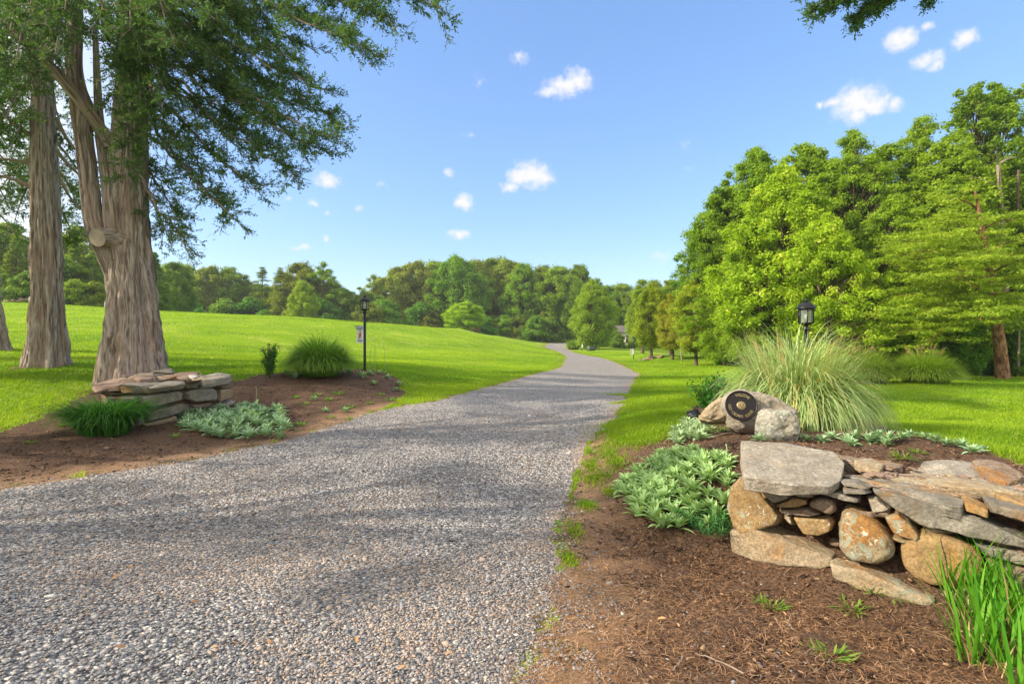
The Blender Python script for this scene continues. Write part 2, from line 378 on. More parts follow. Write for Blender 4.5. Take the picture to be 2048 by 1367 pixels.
def bark_mat(name, dark, light, red, stretch=.12, scale=22, bd=.03):
    m, t = new_mat(name); uv = attr(t, 'barkmap', 'Vector')
    s = scalev(t, uv, (1, 1, stretch))
    f1, _ = noise(t, s, scale, 6, .65, .4); f2, _ = noise(t, s, scale*.22, 4, .6, .3); f3, _ = noise(t, scalev(t, uv, (1,1,.3)), 2.2, 3, .6); f4, _ = noise(t, scalev(t, uv, (1, 1, stretch*.8)), scale*.36, 4, .6, .3)
    col = ramp(t, f1, [(.40, dark), (.48, tuple(a*.45+b*.55 for a, b in zip(dark, light))), (.60, light)])
    col = mixn(t, mrange(t, f2, .45, .68, 0, .75), col, red)
    col = mixn(t, mrange(t, f3, .55, .8, 0, .5), col, tuple(c*.55 for c in light))
    col = mixn(t, mrange(t, f4, .45, .37, 0, .6), col, tuple(c*.65 for c in dark))
    h = M(t, 'ADD', M(t, 'MULTIPLY', f1, .7), M(t, 'MULTIPLY', f4, .9))
    finish(t, principled(t, col, .95, .15, h, .9, bd).outputs[0]); return m
def stone_mat(name, a, b, rust=(.36,.17,.04), rustf=.0, lichen=.3, layer=0.0, warm=(.30,.24,.16), scale=1.0):
    m, t = new_mat(name); p = objpos(t); oi = N(t, 'ShaderNodeObjectInfo')
    ad = N(t, 'ShaderNodeVectorMath', operation='ADD'); t.links.new(p, ad.inputs[0])
    sc = N(t, 'ShaderNodeVectorMath', operation='SCALE'); cb = N(t, 'ShaderNodeCombineXYZ')
    for i in range(3): t.links.new(oi.outputs['Random'], cb.inputs[i])
    t.links.new(cb.outputs[0], sc.inputs[0]); sc.inputs['Scale'].default_value = 37.0; t.links.new(sc.outputs[0], ad.inputs[1]); p = ad.outputs[0]
    f1, _ = noise(t, p, 9*scale, 8, .68, .3); f2, _ = noise(t, p, 3.2*scale, 4, .6, .5); f3, _ = noise(t, p, 60*scale, 6, .75)
    lay, _ = noise(t, scalev(t, p, (4, 4, 46)), 1.0*scale, 5, .6, .3)
    col = ramp(t, f1, [(.3, a), (.7, b)])
    col = mixn(t, mrange(t, f2, .48, .7, 0, .7), col, warm)
    if rustf > 0:
        fr, _ = noise(t, p, 2.1*scale, 5, .6, .8)
        col = mixn(t, mrange(t, fr, .72-.45*rustf, .80-.35*rustf, 0, .9), col, rust)
        fr2, _ = noise(t, p, 14*scale, 5, .7); col = mixn(t, mrange(t, fr2, .5, .7, 0, .35), col, tuple(c*.45 for c in rust))
    if layer > 0: col = mixn(t, mrange(t, lay, .35, .65, 0, layer*.6), col, tuple(c*.55 for c in a))
    col = mixn(t, mrange(t, f3, .4, .62, .0, .6), col, tuple(c*.42 for c in a))
    if lichen > 0:
        fl, _ = noise(t, p, 22*scale, 5, .72, .6); fm, _ = noise(t, p, 3.6*scale, 3, .5)
        g = M(t, 'MULTIPLY', mrange(t, fl, .58, .62), mrange(t, fm, .66-.3*lichen, .76-.3*lichen))
        col = mixn(t, g, col, (.50, .50, .42))
        fl2, _ = noise(t, ad.outputs[0], 16*scale, 5, .7, 1.0); fm2, _ = noise(t, scalev(t, p, (1.2,1.2,1.2)), 2.9*scale, 3, .5)
        g2 = M(t, 'MULTIPLY', mrange(t, fl2, .5, .56), mrange(t, fm2, .72-.25*lichen, .8-.25*lichen))
        col = mixn(t, M(t, 'MULTIPLY', g2, .8), col, (.27, .31, .24))
    h = M(t, 'ADD', M(t, 'MULTIPLY', f1, .8), M(t, 'ADD', M(t, 'MULTIPLY', f3, .25), M(t, 'MULTIPLY', lay, .9*layer)))
    finish(t, principled(t, col, .88, .25, h, .85, .03/scale**.3).outputs[0]); return m

MAT = {}
def simple(name, col, rough=.5, spec=.5, metal=0, nscale=30, var=.25, bstr=.15):
    m, t = new_mat(name); f, _ = noise(t, objpos(t), nscale, 4, .6)
    c = mixn(t, f, tuple(x*(1-var) for x in col), tuple(min(1, x*(1+var)) for x in col))
    finish(t, principled(t, c, rough, spec, f, bstr, .003, metal=metal).outputs[0]); return m

# lawn
m, t = new_mat('lawn'); P = worldpos(t)
a1, _ = noise(t, P, .16, 4, .6, .6); a2, _ = noise(t, P, 1.3, 5, .65); a3, _ = noise(t, scalev(t, P, (1,1,1)), 26, 5, .8); a4, _ = noise(t, scalev(t, P, (.5,1.5,1)), .55, 3, .6)
col = ramp(t, a1, [(.3, (.17,.31,.010)), (.55, (.245,.40,.014)), (.75, (.35,.46,.03))])
col = mixn(t, mrange(t, a2, .45, .75, 0, .45), col, (.25,.31,.045))
col = mixn(t, mrange(t, a4, .5, .72, 0, .35), col, (.09,.20,.014))
col = mixn(t, mrange(t, a3, .38, .68, .0, .55), col, (.07,.15,.01))
a5, _ = noise(t, P, .45, 5, .7, .8); col = mixn(t, mrange(t, a5, .50, .66, 0, .6), col, (.46,.46,.12))
e = M(t, 'MULTIPLY', mrange(t, attr(t, 'edge'), .02, .30, 1, 0), 1.0)
ae, _ = noise(t, P, 5, 4, .7)
col = mixn(t, M(t, 'MULTIPLY', e, mrange(t, ae, .42, .6)), col, (.16,.105,.055))
finish(t, principled(t, col, .95, .1, a3, .8, .05).outputs[0]); MAT['lawn'] = m

# gravel
m, t = new_mat('gravel'); P = worldpos(t)
vo = N(t, 'ShaderNodeTexVoronoi', feature='F1'); vo.inputs['Scale'].default_value = 42; vo.inputs['Randomness'].default_value = 1
nz_f, nz_c = noise(t, P, 9, 3, .6); adv = N(t, 'ShaderNodeVectorMath', operation='MULTIPLY_ADD'); t.links.new(nz_c, adv.inputs[0]); adv.inputs[1].default_value = (.03,.03,.03); t.links.new(P, adv.inputs[2])
t.links.new(adv.outputs[0], vo.inputs['Vector'])
sepc = N(t, 'ShaderNodeSeparateColor'); t.links.new(vo.outputs['Color'], sepc.inputs[0])
col = ramp(t, sepc.outputs[0], [(0,(.10,.10,.108)), (.35,(.24,.24,.25)), (.7,(.39,.38,.375)), (.9,(.50,.475,.45)), (1,(.70,.66,.61))])
col = mixn(t, mrange(t, sepc.outputs[1], .8, .95, 0, .6), col, (.30,.19,.13))
col = mixn(t, mrange(t, vo.outputs['Distance'], .45, .8, 0, .8), col, (.05,.048,.045))
b1, _ = noise(t, P, .8, 5, .65, .3); b2, _ = noise(t, P, 2.6, 5, .7)
col = mixn(t, mrange(t, b1, .5, .74, 0, .4), col, (.40,.34,.29))
edge = mrange(t, attr(t, 'rd'), -.35, .05, 0, 1)
col = mixn(t, M(t, 'MULTIPLY', edge, mrange(t, b2, .38, .62)), col, (.34,.235,.16))
vh = M(t, 'SUBTRACT', 1.0, vo.outputs['Distance'])
finish(t, principled(t, col, .85, .3, vh, 1.0, .02).outputs[0]); MAT['gravel'] = m

# mulch
m, t = new_mat('mulch'); P = worldpos(t)
c1, _ = noise(t, P, 55, 6, .75, .6); c2, _ = noise(t, P, 3.2, 5, .65); c3, _ = noise(t, scalev(t, P, (1,2.6,1)), 90, 4, .7, 1.0); c4, _ = noise(t, P, 1.1, 3, .6)
col = ramp(t, c1, [(.36,(.03,.019,.014)), (.5,(.115,.070,.046)), (.66,(.31,.195,.13))])
col = mixn(t, mrange(t, c3, .52, .66, 0, .7), col, (.26,.155,.085))
rdm = mrange(t, attr(t, 'rd'), .05, .75, 1, 0)
tan = ramp(t, c1, [(.3,(.22,.125,.07)), (.6,(.46,.29,.17)), (.8,(.58,.41,.27))])
col = mixn(t, M(t, 'MULTIPLY', M(t, 'MULTIPLY', rdm, mrange(t, c2, .3, .55, .35, 1)), .9), col, tan)
c5, _ = noise(t, P, 2.3, 4, .6); mossy = M(t, 'MULTIPLY', mrange(t, attr(t, 'rd'), .02, .35, 1, 0), mrange(t, c5, .52, .62))
col = mixn(t, M(t, 'MULTIPLY', mossy, .75), col, (.09,.095,.02))
finish(t, principled(t, col, .95, .15, c1, 1.0, .03).outputs[0]); MAT['mulch'] = m

# small stones: colour by attribute
m, t = new_mat('pebble'); v = attr(t, 'v'); w_ = attr(t, 'w')
col = ramp(t, v, [(0,(.085,.086,.092)), (.3,(.205,.208,.22)), (.62,(.355,.34,.335)), (.85,(.48,.445,.415)), (1,(.68,.64,.58))])
col = mixn(t, mrange(t, w_, .70, .95, 0, .75), col, (.52,.39,.29))
col = mixn(t, mrange(t, w_, .992, .994, 0, .7), col, (.40,.18,.11))
pf, _ = noise(t, worldpos(t), 130, 4, .7); col = mixn(t, mrange(t, pf, .4, .7, 0, .35), col, (.10,.095,.09))
finish(t, principled(t, col, .8, .3, pf, .3, .004).outputs[0]); MAT['pebble'] = m
m, t = new_mat('bark_chip'); v = attr(t, 'v')
col = ramp(t, v, [(0,(.03,.02,.016)), (.5,(.10,.06,.04)), (.8,(.22,.13,.08)), (1,(.42,.28,.17))])
cf_, _ = noise(t, worldpos(t), 160, 3, .7); finish(t, principled(t, mixn(t, mrange(t, cf_, .4, .7, 0, .5), col, (.03,.02,.015)), .95, .15, cf_, .5, .004).outputs[0]); MAT['chip'] = m
m, t = new_mat('straw'); v = attr(t, 'v')
col = ramp(t, v, [(0,(.14,.07,.035)), (.5,(.40,.21,.10)), (.85,(.60,.38,.22)), (1,(.72,.58,.42))])
finish(t, principled(t, col, .9, .2).outputs[0]); MAT['straw'] = m
MAT['grass'] = leaf_mat('grass_blades', (.14,.28,.010), (.35,.49,.022), accent=(.42,.38,.16), acc=.05, transl=.5, tint=False)
MAT['cedar_leaf'] = leaf_mat('cedar_needles', (.04,.105,.035), (.13,.235,.065), accent=(.24,.17,.10), acc=.10, transl=.4)
MAT['leaf'] = leaf_mat('broad_leaves', (.13,.24,.022), (.33,.48,.04), transl=.5)
MAT['leaf_tip'] = leaf_mat('broad_leaves_with_pale_tips', (.17,.31,.02), (.38,.54,.04), accent=(.70,.72,.25), acc=.12, transl=.5)
MAT['pine_leaf'] = leaf_mat('pine_needles', (.15,.25,.02), (.36,.47,.045), accent=(.36,.22,.07), acc=.07, transl=.4)
MAT['mis'] = leaf_mat('maiden_grass', (.05,.17,.02), (.16,.34,.03), transl=.4, tipcol=(.26,.40,.08), hrange=(.5,1.2))
MAT['mis_var'] = leaf_mat('variegated_grass', (.22,.36,.10), (.58,.69,.38), accent=(.70,.50,.20), acc=.06, transl=.35)
MAT['plume'] = leaf_mat('plume', (.45,.27,.13), (.68,.50,.28), transl=.3, tint=False)
MAT['lamb'] = leaf_mat('woolly_leaf', (.20,.31,.15), (.46,.56,.38), accent=(.40,.42,.12), acc=.06, transl=.2, rough=.95, spec=.1)
MAT['daylily'] = leaf_mat('strap_leaf', (.025,.12,.014), (.09,.27,.03), transl=.35)
MAT['iris'] = leaf_mat('sword_leaf', (.05,.22,.01), (.17,.42,.03), accent=(.45,.36,.15), acc=.05, transl=.4)
MAT['spurge'] = leaf_mat('narrow_leaf', (.02,.10,.03), (.09,.26,.06), transl=.25)
MAT['weed'] = leaf_mat('weed_leaf', (.08,.20,.02), (.26,.42,.06), transl=.4)
MAT['cedar_bark'] = bark_mat('cedar_bark', (.15,.11,.088), (.46,.395,.34), (.31,.215,.16), .08, 30, .05)
MAT['bark'] = bark_mat('tree_bark', (.05,.038,.03), (.20,.15,.11), (.13,.085,.05), .3, 16, .02)
MAT['bark_far'] = simple('distant_bark', (.10,.078,.055), .95, .1, nscale=3)
MAT['wood_cut'] = simple('cut_wood', (.34,.27,.20), .9, .1, nscale=14, var=.3)
m, t = new_mat('sawn_wood'); sp3 = N(t, 'ShaderNodeVectorMath', operation='LENGTH'); ofs = N(t, 'ShaderNodeVectorMath', operation='MULTIPLY_ADD')
nf_, nc_ = noise(t, objpos(t), 9, 3, .6); t.links.new(nc_, ofs.inputs[0]); ofs.inputs[1].default_value = (.06,.06,.06); t.links.new(attr(t, 'barkmap', 'Vector'), ofs.inputs[2]); t.links.new(ofs.outputs[0], sp3.inputs[0])
rg = M(t, 'SINE', M(t, 'MULTIPLY', sp3.outputs['Value'], 330.0)); cc_ = mixn(t, mrange(t, rg, -1, 1, 0, .45), (.42,.35,.28), (.22,.17,.13)); cc_ = mixn(t, mrange(t, nf_, .45, .65, 0, .6), cc_, (.25,.22,.19))
finish(t, principled(t, cc_, .9, .1).outputs[0]); MAT['sawn'] = m
MAT['dead'] = simple('dead_wood', (.26,.21,.17), .9, .1, nscale=12, var=.35)
MAT['black'] = simple('black_metal', (.012,.012,.014), .38, .5, .3, 40, .3, .1)
MAT['bronze'] = simple('aged_bronze', (.022,.018,.018), .42, .5, .6, 60, .4, .2)
MAT['gold'] = simple('worn_gold', (.30,.235,.12), .45, .5, .7, 60, .25, .1)
MAT['white'] = simple('white_paint', (.78,.77,.74), .5, .4, 0, 20, .04)
MAT['cloth_white'] = simple('white_cloth', (.72,.72,.76), .85, .2, 0, 20, .04)
MAT['cloth_blue'] = simple('blue_print', (.05,.09,.32), .85, .2, 0, 30, .1)
MAT['cloth_red'] = simple('red_print', (.55,.06,.06), .85, .2, 0, 30, .1)
MAT['util'] = simple('utility_green', (.075,.10,.07), .55, .4, 0, 10, .1)
MAT['roof'] = simple('grey_shingle', (.12,.11,.11), .9, .2, 0, 6, .3)
MAT['timber'] = simple('old_timber', (.16,.10,.06), .9, .2, 0, 6, .3)
m, t = new_mat('lamp_glass'); g = principled(t, (.26,.32,.27), .12, .8)
tp = N(t, 'ShaderNodeBsdfTransparent'); mx = N(t, 'ShaderNodeMixShader'); mx.inputs[0].default_value = .5
t.links.new(g.outputs[0], mx.inputs[1]); t.links.new(tp.outputs[0], mx.inputs[2]); finish(t, mx.outputs[0]); MAT['glass'] = m
m, t = new_mat('bulb_glass'); finish(t, principled(t, (.8,.8,.75), .15, .6).outputs[0]); MAT['bulb'] = m
m, t = new_mat('window_dark'); finish(t, principled(t, (.03,.04,.05), .1, .6).outputs[0]); MAT['pane'] = m
MAT['greylichen'] = stone_mat('grey_lichen_boulder', (.24,.23,.19), (.46,.46,.39), rustf=.3, lichen=1.2, warm=(.34,.25,.15))
MAT['schist'] = stone_mat('grey_schist', (.25,.22,.175), (.52,.47,.39), rustf=.2, lichen=.45, layer=.4, warm=(.40,.33,.23))
MAT['slate'] = stone_mat('layered_slate', (.19,.175,.14), (.42,.39,.32), rustf=.35, lichen=.35, layer=1.0, warm=(.38,.28,.15))
MAT['rust'] = stone_mat('rust_stone', (.24,.16,.075), (.42,.28,.12), rust=(.36,.20,.065), rustf=.5, lichen=.9, warm=(.34,.27,.17))
MAT['orange'] = stone_mat('orange_stone', (.27,.18,.085), (.46,.31,.14), rust=(.46,.23,.06), rustf=.5, lichen=.35, warm=(.30,.21,.10))
MAT['tan'] = stone_mat('tan_stone', (.27,.215,.14), (.50,.41,.28), rustf=.35, lichen=.45, warm=(.38,.27,.15))
MAT['lichen'] = stone_mat('lichen_boulder', (.23,.175,.10), (.42,.33,.20), rustf=.5, lichen=1.25, warm=(.34,.22,.11))
MAT['pink'] = stone_mat('pinkish_slate', (.30,.20,.15), (.46,.34,.27), rustf=.2, lichen=.2, layer=.7, warm=(.36,.2,.12))
MAT['brown'] = stone_mat('brown_stone', (.19,.14,.10), (.36,.27,.20), rustf=.3, lichen=.3, warm=(.2,.13,.08))
MAT['earth'] = simple('dark_earth', (.03,.022,.016), .98, .05, 0, 30, .5)
# ============================================================ ground: lawn, driveway, mulch beds (one grid of points, three sheets that butt together)
def build_ground():
    th = np.concatenate([np.linspace(-180, -62, 60)[:-1], np.linspace(-62, 62, 520), np.linspace(62, 180, 60)[1:-1]])*math.pi/180
    r = [0.15, .4, .7, 1.0]
    while r[-1] < 210: r.append(r[-1]*1.0115 + .002)
    r += [260, 340, 500, 900]
    r = np.array(r); nt_, nr = len(th), len(r)
    X = r[:,None]*np.sin(th)[None]; Y = r[:,None]*np.cos(th)[None]
    x, y = X.ravel(), Y.ravel(); z = height(x, y)
    rd, lb, rb = masks(x, y)
    mb = np.minimum(lb, rb)
    V = np.stack([x, y, z], -1)
    V[:,2] += np.where(mb < 0, .018*vnoise(V[:,:2], 9, 21, 3)*np.clip(-mb/.2, 0, 1)*np.clip(1-np.hypot(x,y)/25,0,1), 0)
    i = np.arange(nr-1)[:,None]*nt_; j = np.arange(nt_)[None]; j2 = (j+1) % nt_
    F = np.stack([i+j, i+j2, i+nt_+j2, i+nt_+j], -1).reshape(-1, 4)[:, ::-1]
    cm = mb[F].mean(1); cr = rd[F].mean(1); far = np.hypot(x, y)[F].min(1) > 200
    kind = np.where(far, 0, np.where(cm < 0, 2, np.where(cr < 0, 1, 0)))
    for k, (nm, mat) in enumerate((('lawn', 'lawn'), ('gravel_driveway', 'gravel'), ('mulch_bed', 'mulch'))):
        fs = [F[kind == k]]
        if k == 2: fs = [F[(kind == 2) & (lb[F].mean(1) <= rb[F].mean(1))], F[(kind == 2) & (lb[F].mean(1) > rb[F].mean(1))]]
        for ff in fs:
            u, inv = np.unique(ff, return_inverse=True)
            o = mk(nm, V[u], inv.reshape(-1, 4), MAT[mat], {'rd': rd[u], 'edge': np.minimum(rd[u], mb[u])/(1 + np.hypot(V[u,0], V[u,1])*.06)}, smooth=True)
            tag(o, kind='structure')
build_ground()

def scatter(n, ymin, ymax, umax=1.12, seed=1, bias=0.0):
    "random ground points, evenly dense as seen along the drive: density falls with distance"
    r = rs(seed); a = r.uniform(-math.atan(umax), math.atan(umax), n); t = r.random(n)
    R = ymin*(ymax/ymin)**(t**(1+bias))
    return np.sin(a)*R, np.cos(a)*R
# --- grass blades
def grass():
    x, y = scatter(820000, 5.0, 75, 1.3, 2, .0)
    rd, lb, rb = masks(x, y); mb = np.minimum(lb, rb); e = np.minimum(rd, mb)
    ok = (e > .0) & ((e > .18) | (RNG.random(len(x)) < .25 + e*4))
    P2 = np.stack([x, y], -1)
    # thin worn strip on the right side of the drive
    x, y, e = x[ok], y[ok], e[ok]; R = np.hypot(x, y); z = height(x, y) - .004
    n = len(x); r = rs(5); a = r.uniform(0, 2*math.pi, n); Hd = np.stack([np.cos(a), np.sin(a)], -1)
    P2 = np.stack([x, y], -1); hn = vnoise(P2, 1.6, 31, 3)
    L = (.05 + .03*r.random(n) + .018*hn)*(1 + R*.006); W = .0035 + .00075*R
    near = R < 16
    for msk, ns, nm in ((near, 2, 'grass'), (~near, 1, 'grass')):
        k = np.where(msk)[0]; P0 = np.stack([x[k], y[k], z[k]], -1)
        tone = np.clip(.48 + .32*hn[k] + .5*vnoise(P2[k], .45, 33, 3) + r.normal(size=len(k))*.17, 0, .94); tone = np.where(r.random(len(k)) < .02, .98, tone)
        V, F, v, h = strips(P0, Hd[k], r.uniform(.9, 1.5, len(k)), r.uniform(.2, 1.1, len(k)), L[k], W[k], ns, tip=.92, wbase=.9, rnd=tone)
        o = mk(nm, V, F, MAT['grass'], {'v': v, 'h': h}); tag(o, 'short mown lawn grass either side of the gravel drive', 'grass', kind='stuff')
grass()
# --- gravel stones
def ico():
    f = (1+5**.5)/2
    V = norm(np.array([[-1,f,0],[1,f,0],[-1,-f,0],[1,-f,0],[0,-1,f],[0,1,f],[0,-1,-f],[0,1,-f],[f,0,-1],[f,0,1],[-f,0,-1],[-f,0,1]]))
    F = np.array([[0,11,5],[0,5,1],[0,1,7],[0,7,10],[0,10,11],[1,5,9],[5,11,4],[11,10,2],[10,7,6],[7,1,8],[3,9,4],[3,4,2],[3,2,6],[3,6,8],[3,8,9],[4,9,5],[2,4,11],[6,2,10],[8,6,7],[9,8,1]])
    return V, F
OCT = (np.array([[1,0,0],[0,1,0],[-1,0,0],[0,-1,0],[.2,.1,.75],[-.2,-.1,-.8]], float), np.array([[0,1,4],[1,2,4],[2,3,4],[3,0,4],[1,0,5],[2,1,5],[3,2,5],[0,3,5]]))
def rotz(a):
    c, s = np.cos(a), np.sin(a); z = np.zeros_like(a); o = np.ones_like(a)
    return np.stack([np.stack([c,-s,z],-1), np.stack([s,c,z],-1), np.stack([z,z,o],-1)], -2)
def rotx(a):
    c, s = np.cos(a), np.sin(a); z = np.zeros_like(a); o = np.ones_like(a)
    return np.stack([np.stack([o,z,z],-1), np.stack([z,c,-s],-1), np.stack([z,s,c],-1)], -2)
def pebbles(x, y, size, tmpl, seed, name, mat, flat=.42, lift=.25, long=1.35, tilt=.35, tone=None, label=None, cat=None):
    r = rs(seed); n = len(x); TV, TF = tmpl; z = height(x, y)
    sc = np.stack([size*long*r.uniform(.75,1.25,n), size*r.uniform(.7,1.1,n), size*flat*r.uniform(.6,1.3,n)], -1)*.5
    V = TV[None]*(1 + .22*r.normal(size=(n, len(TV), 1)))*sc[:,None]
    Rm = rotz(r.uniform(0, 6.28, n)) @ rotx(r.normal(size=n)*tilt) @ rotz(r.uniform(0, 6.28, n))
    V = np.einsum('nij,nkj->nki', Rm, V) + np.stack([x, y, z + sc[:,2]*lift + r.uniform(0, .004, n)], -1)[:,None]
    F = (TF[None] + (np.arange(n)*len(TV))[:,None,None]).reshape(-1, 3)
    v = r.beta(2.0, 2.4, n) if tone is None else tone
    v = np.where(r.random(n) < .012, .99, v)
    o = mk(name, V, F, MAT[mat], {'v': np.repeat(v, len(TV)), 'w': np.repeat(np.clip(r.random(n) + .42*np.clip(vnoise(np.stack([x, y], -1), 1.3, 47, 3)*1.6, -.5, 1), 0, .99), len(TV))})
    return tag(o, label, cat, kind='stuff')
def gravel():
    x, y = scatter(190000, 1.7, 10.0, 1.35, 3, .15); rd, lb, rb = masks(x, y)
    p = np.clip(.55 - rd*1.5, 0, 1)*(1 - .55*np.clip(vnoise(np.stack([x,y],-1), 1.9, 41, 3)*1.8-.1, 0, 1)); ok = (np.random.default_rng(9).random(len(x)) < np.maximum(p, .018*(rb < .3))) & (np.minimum(lb, 9) > -.5) & (rb > -1.6)
    ok &= (rd < .5) | (rb < 0)
    x, y = x[ok], y[ok]; R = np.hypot(x, y); r = rs(10)
    size = (.008 + .0125*r.random(len(x))**2.0)*(1+.05*np.clip(R-3, 0, 9)); size = np.where(r.random(len(x)) < .02, size*1.9, size)
    tone = np.clip(r.beta(2.0, 3.0, len(x)) + .10*vnoise(np.stack([x, y], -1), .9, 43, 3), 0, 1)
    nr = R < 4.6
    pebbles(x[nr], y[nr], size[nr], ico(), 11, 'gravel', 'pebble', flat=.33, tilt=.28, tone=tone[nr], label='loose blue-grey river gravel covering the driveway', cat='gravel')
    pebbles(x[~nr], y[~nr], size[~nr]*1.1, OCT, 12, 'gravel', 'pebble', tone=tone[~nr], label='loose blue-grey river gravel covering the driveway', cat='gravel')
gravel()
def mulch():
    x, y = scatter(130000, 1.6, 16, 1.35, 4, .0); rd, lb, rb = masks(x, y); mb = np.minimum(lb, rb)
    p = np.clip(-mb*6+.1, 0, 1)*np.where(rd < .35, .35, 1)*np.clip(.62 + .5*vnoise(np.stack([x,y],-1), 1.3, 51, 3), .12, 1)
    ok = np.random.default_rng(19).random(len(x)) < p*.62
    x, y = x[ok], y[ok]; R = np.hypot(x, y); r = rs(20); n = len(x)
    size = (.009 + .02*r.random(n)**2.5)*(1+.06*np.clip(R-3, 0, 12)); size = np.where(r.random(n) < .012, size*1.9, size)
    pebbles(x, y, size, OCT, 21, 'mulch_chips', 'chip', flat=.4, long=2.3, lift=.4, tilt=.3, tone=r.random(n)**1.4, label='shredded bark mulch scattered over the planting beds', cat='mulch')
    x, y = scatter(150000, 1.6, 9, 1.35, 6, .1); rd, lb, rb = masks(x, y)
    nn = vnoise(np.stack([x,y],-1), 1.7, 55, 3); ok = (np.minimum(lb, rb) < .05) & (r.random(len(x)) < np.clip(.55 + .7*nn, .12, 1)) | ((rd < .1) & (r.random(len(x)) < .10*np.clip(nn*2.2+.35, 0, 1)))
    x, y, rd = x[ok], y[ok], rd[ok]; R = np.hypot(x, y); n = len(x); a = r.uniform(0, 2*math.pi, n)
    P0 = np.stack([x, y, height(x, y) + r.uniform(.0, .016, n)], -1)
    V, F, v, h = strips(P0, np.stack([np.cos(a), np.sin(a)], -1), r.normal(.12, .2, n), r.normal(-.15, .2, n), r.uniform(.02, .075, n), (.0009 + .00028*R)*r.uniform(.6,1.3,n), 3, tip=.4, wbase=.9, rnd=np.clip(r.random(n)**1.9*.85 + .15*(rd < .5), 0, 1), curl=r.normal(0, 1.1, n))
    o = mk('pine_straw', V, F, MAT['straw'], {'v': v}); tag(o, 'fallen reddish needles and bark fibres lying on the mulch', 'pine straw', kind='stuff')
mulch()

# ============================================================ stones
def icosphere(sub):
    V, F = ico(); V = list(map(tuple, V)); F = F.tolist()
    for _ in range(sub):
        c = {}; nf = []
        def mid(a, b):
            k = (min(a,b), max(a,b))
            if k not in c:
                p = (np.array(V[a])+np.array(V[b])); p /= np.linalg.norm(p); V.append(tuple(p)); c[k] = len(V)-1
            return c[k]
        for a, b, d in F:
            ab, bd, da = mid(a,b), mid(b,d), mid(d,a); nf += [[a,ab,da],[ab,b,bd],[da,bd,d],[ab,bd,da]]
        F = nf
    return np.array(V), np.array(F)
ICO = {k: icosphere(k) for k in (2, 3, 4, 5)}
def outline_stone(name, pts, plane_p, n, depth, mat, parent, proud=.0, p=22, sub=4, rough=.012, seed=0, bulge=0.0, chamf=.3, label=None):
    p = p*2.4 if p > 12 else p
    """a stone whose outline (world points lying in the plane plane_p, n) is given; it reaches `depth` behind that plane and
    `proud` in front of it. Edges are slightly worn."""
    n = np.asarray(n, float); n = n/np.linalg.norm(n); pts = np.asarray(pts, float)
    c = pts.mean(0); d0 = pts - c; U, Sg, Vt = np.linalg.svd(d0 - np.outer(d0 @ n, n)); ex = Vt[0]; ex = norm(ex - n*(ex@n)); 
    if ex[0] < 0: ex = -ex
    ey = np.cross(n, ex)
    q = np.stack([d0 @ ex, d0 @ ey], -1)
    # convex hull order by angle
    o2 = np.argsort(np.arctan2(q[:,1], q[:,0])); q = q[o2]
    r = rs(seed + 1000); pl, dd = [], []
    m_ = len(q)
    for i in range(m_):
        a, b = q[i], q[(i+1) % m_]; e = b-a; L = np.linalg.norm(e)
        if L < 1e-4: continue
        nn = np.array([e[1], -e[0]])/L; dist = nn @ a
        if dist <= .004: continue
        if (q @ nn).max() > dist + .02*max(Sg[0]*.5, .1): dist = dist*.5 + .5*(q @ nn).max()*.98
        for tl in (chamf*r.uniform(.1, .5), -chamf*r.uniform(.1, .5)):
            v3 = norm(np.array([nn[0], nn[1], tl])); pl.append(v3); dd.append(dist*v3[:2] @ nn + 0*tl + abs(tl)*depth*.18)
    zc = (proud - depth)/2; hz_ = (proud + depth)/2
    for s in (1, -1):
        for k in range(2 if s == 1 else 1):
            v3 = norm(np.array([r.normal()*.07, r.normal()*.07, s])); pl.append(v3); dd.append(hz_*(1 + .12*bulge*k))
    pl = np.array(pl); dd = np.array(dd)
    TV, TF = ICO[sub]
    ext = np.array([np.abs(q[:,0]).max(), np.abs(q[:,1]).max(), hz_]); D = norm(TV*ext)
    dots = np.maximum(D @ pl.T, 1e-6)/dd[None]; R = (dots**p).sum(1)**(-1/p)
    V = D*R[:,None]; sc = float(np.sqrt(ext[0]*ext[1]))
    nn = norm(V/ext**2)
    V = V + nn*(rough*(vnoise(V, 7/max(sc,.08)*.5+6, seed+1, 4)*1.0 + .5*vnoise(V*np.array([.4,1,2.2]), 40, seed+2, 3))*min(1, sc*6))[:,None]
    V[:,2] += zc
    Rm = np.stack([ex, ey, n], 1); Mx = Matrix([list(Rm[0])+[c[0]], list(Rm[1])+[c[1]], list(Rm[2])+[c[2]], [0,0,0,1]])
    ob = mk(name, V, TF, MAT[mat], smooth=True)
    ob.matrix_world = Mx
    if parent is not None:
        ob.parent = parent; ob.matrix_parent_inverse = Matrix.Identity(4); ob.matrix_basis = PM[parent.name].inverted() @ Mx
    if label: ob['label'] = label
    return ob
PM = {}
def root(name, loc, label, cat, group=None):
    e = empty(name, loc, 0, label, cat, group); PM[e.name] = Matrix.Translation(Vector([float(c) for c in loc])); return e
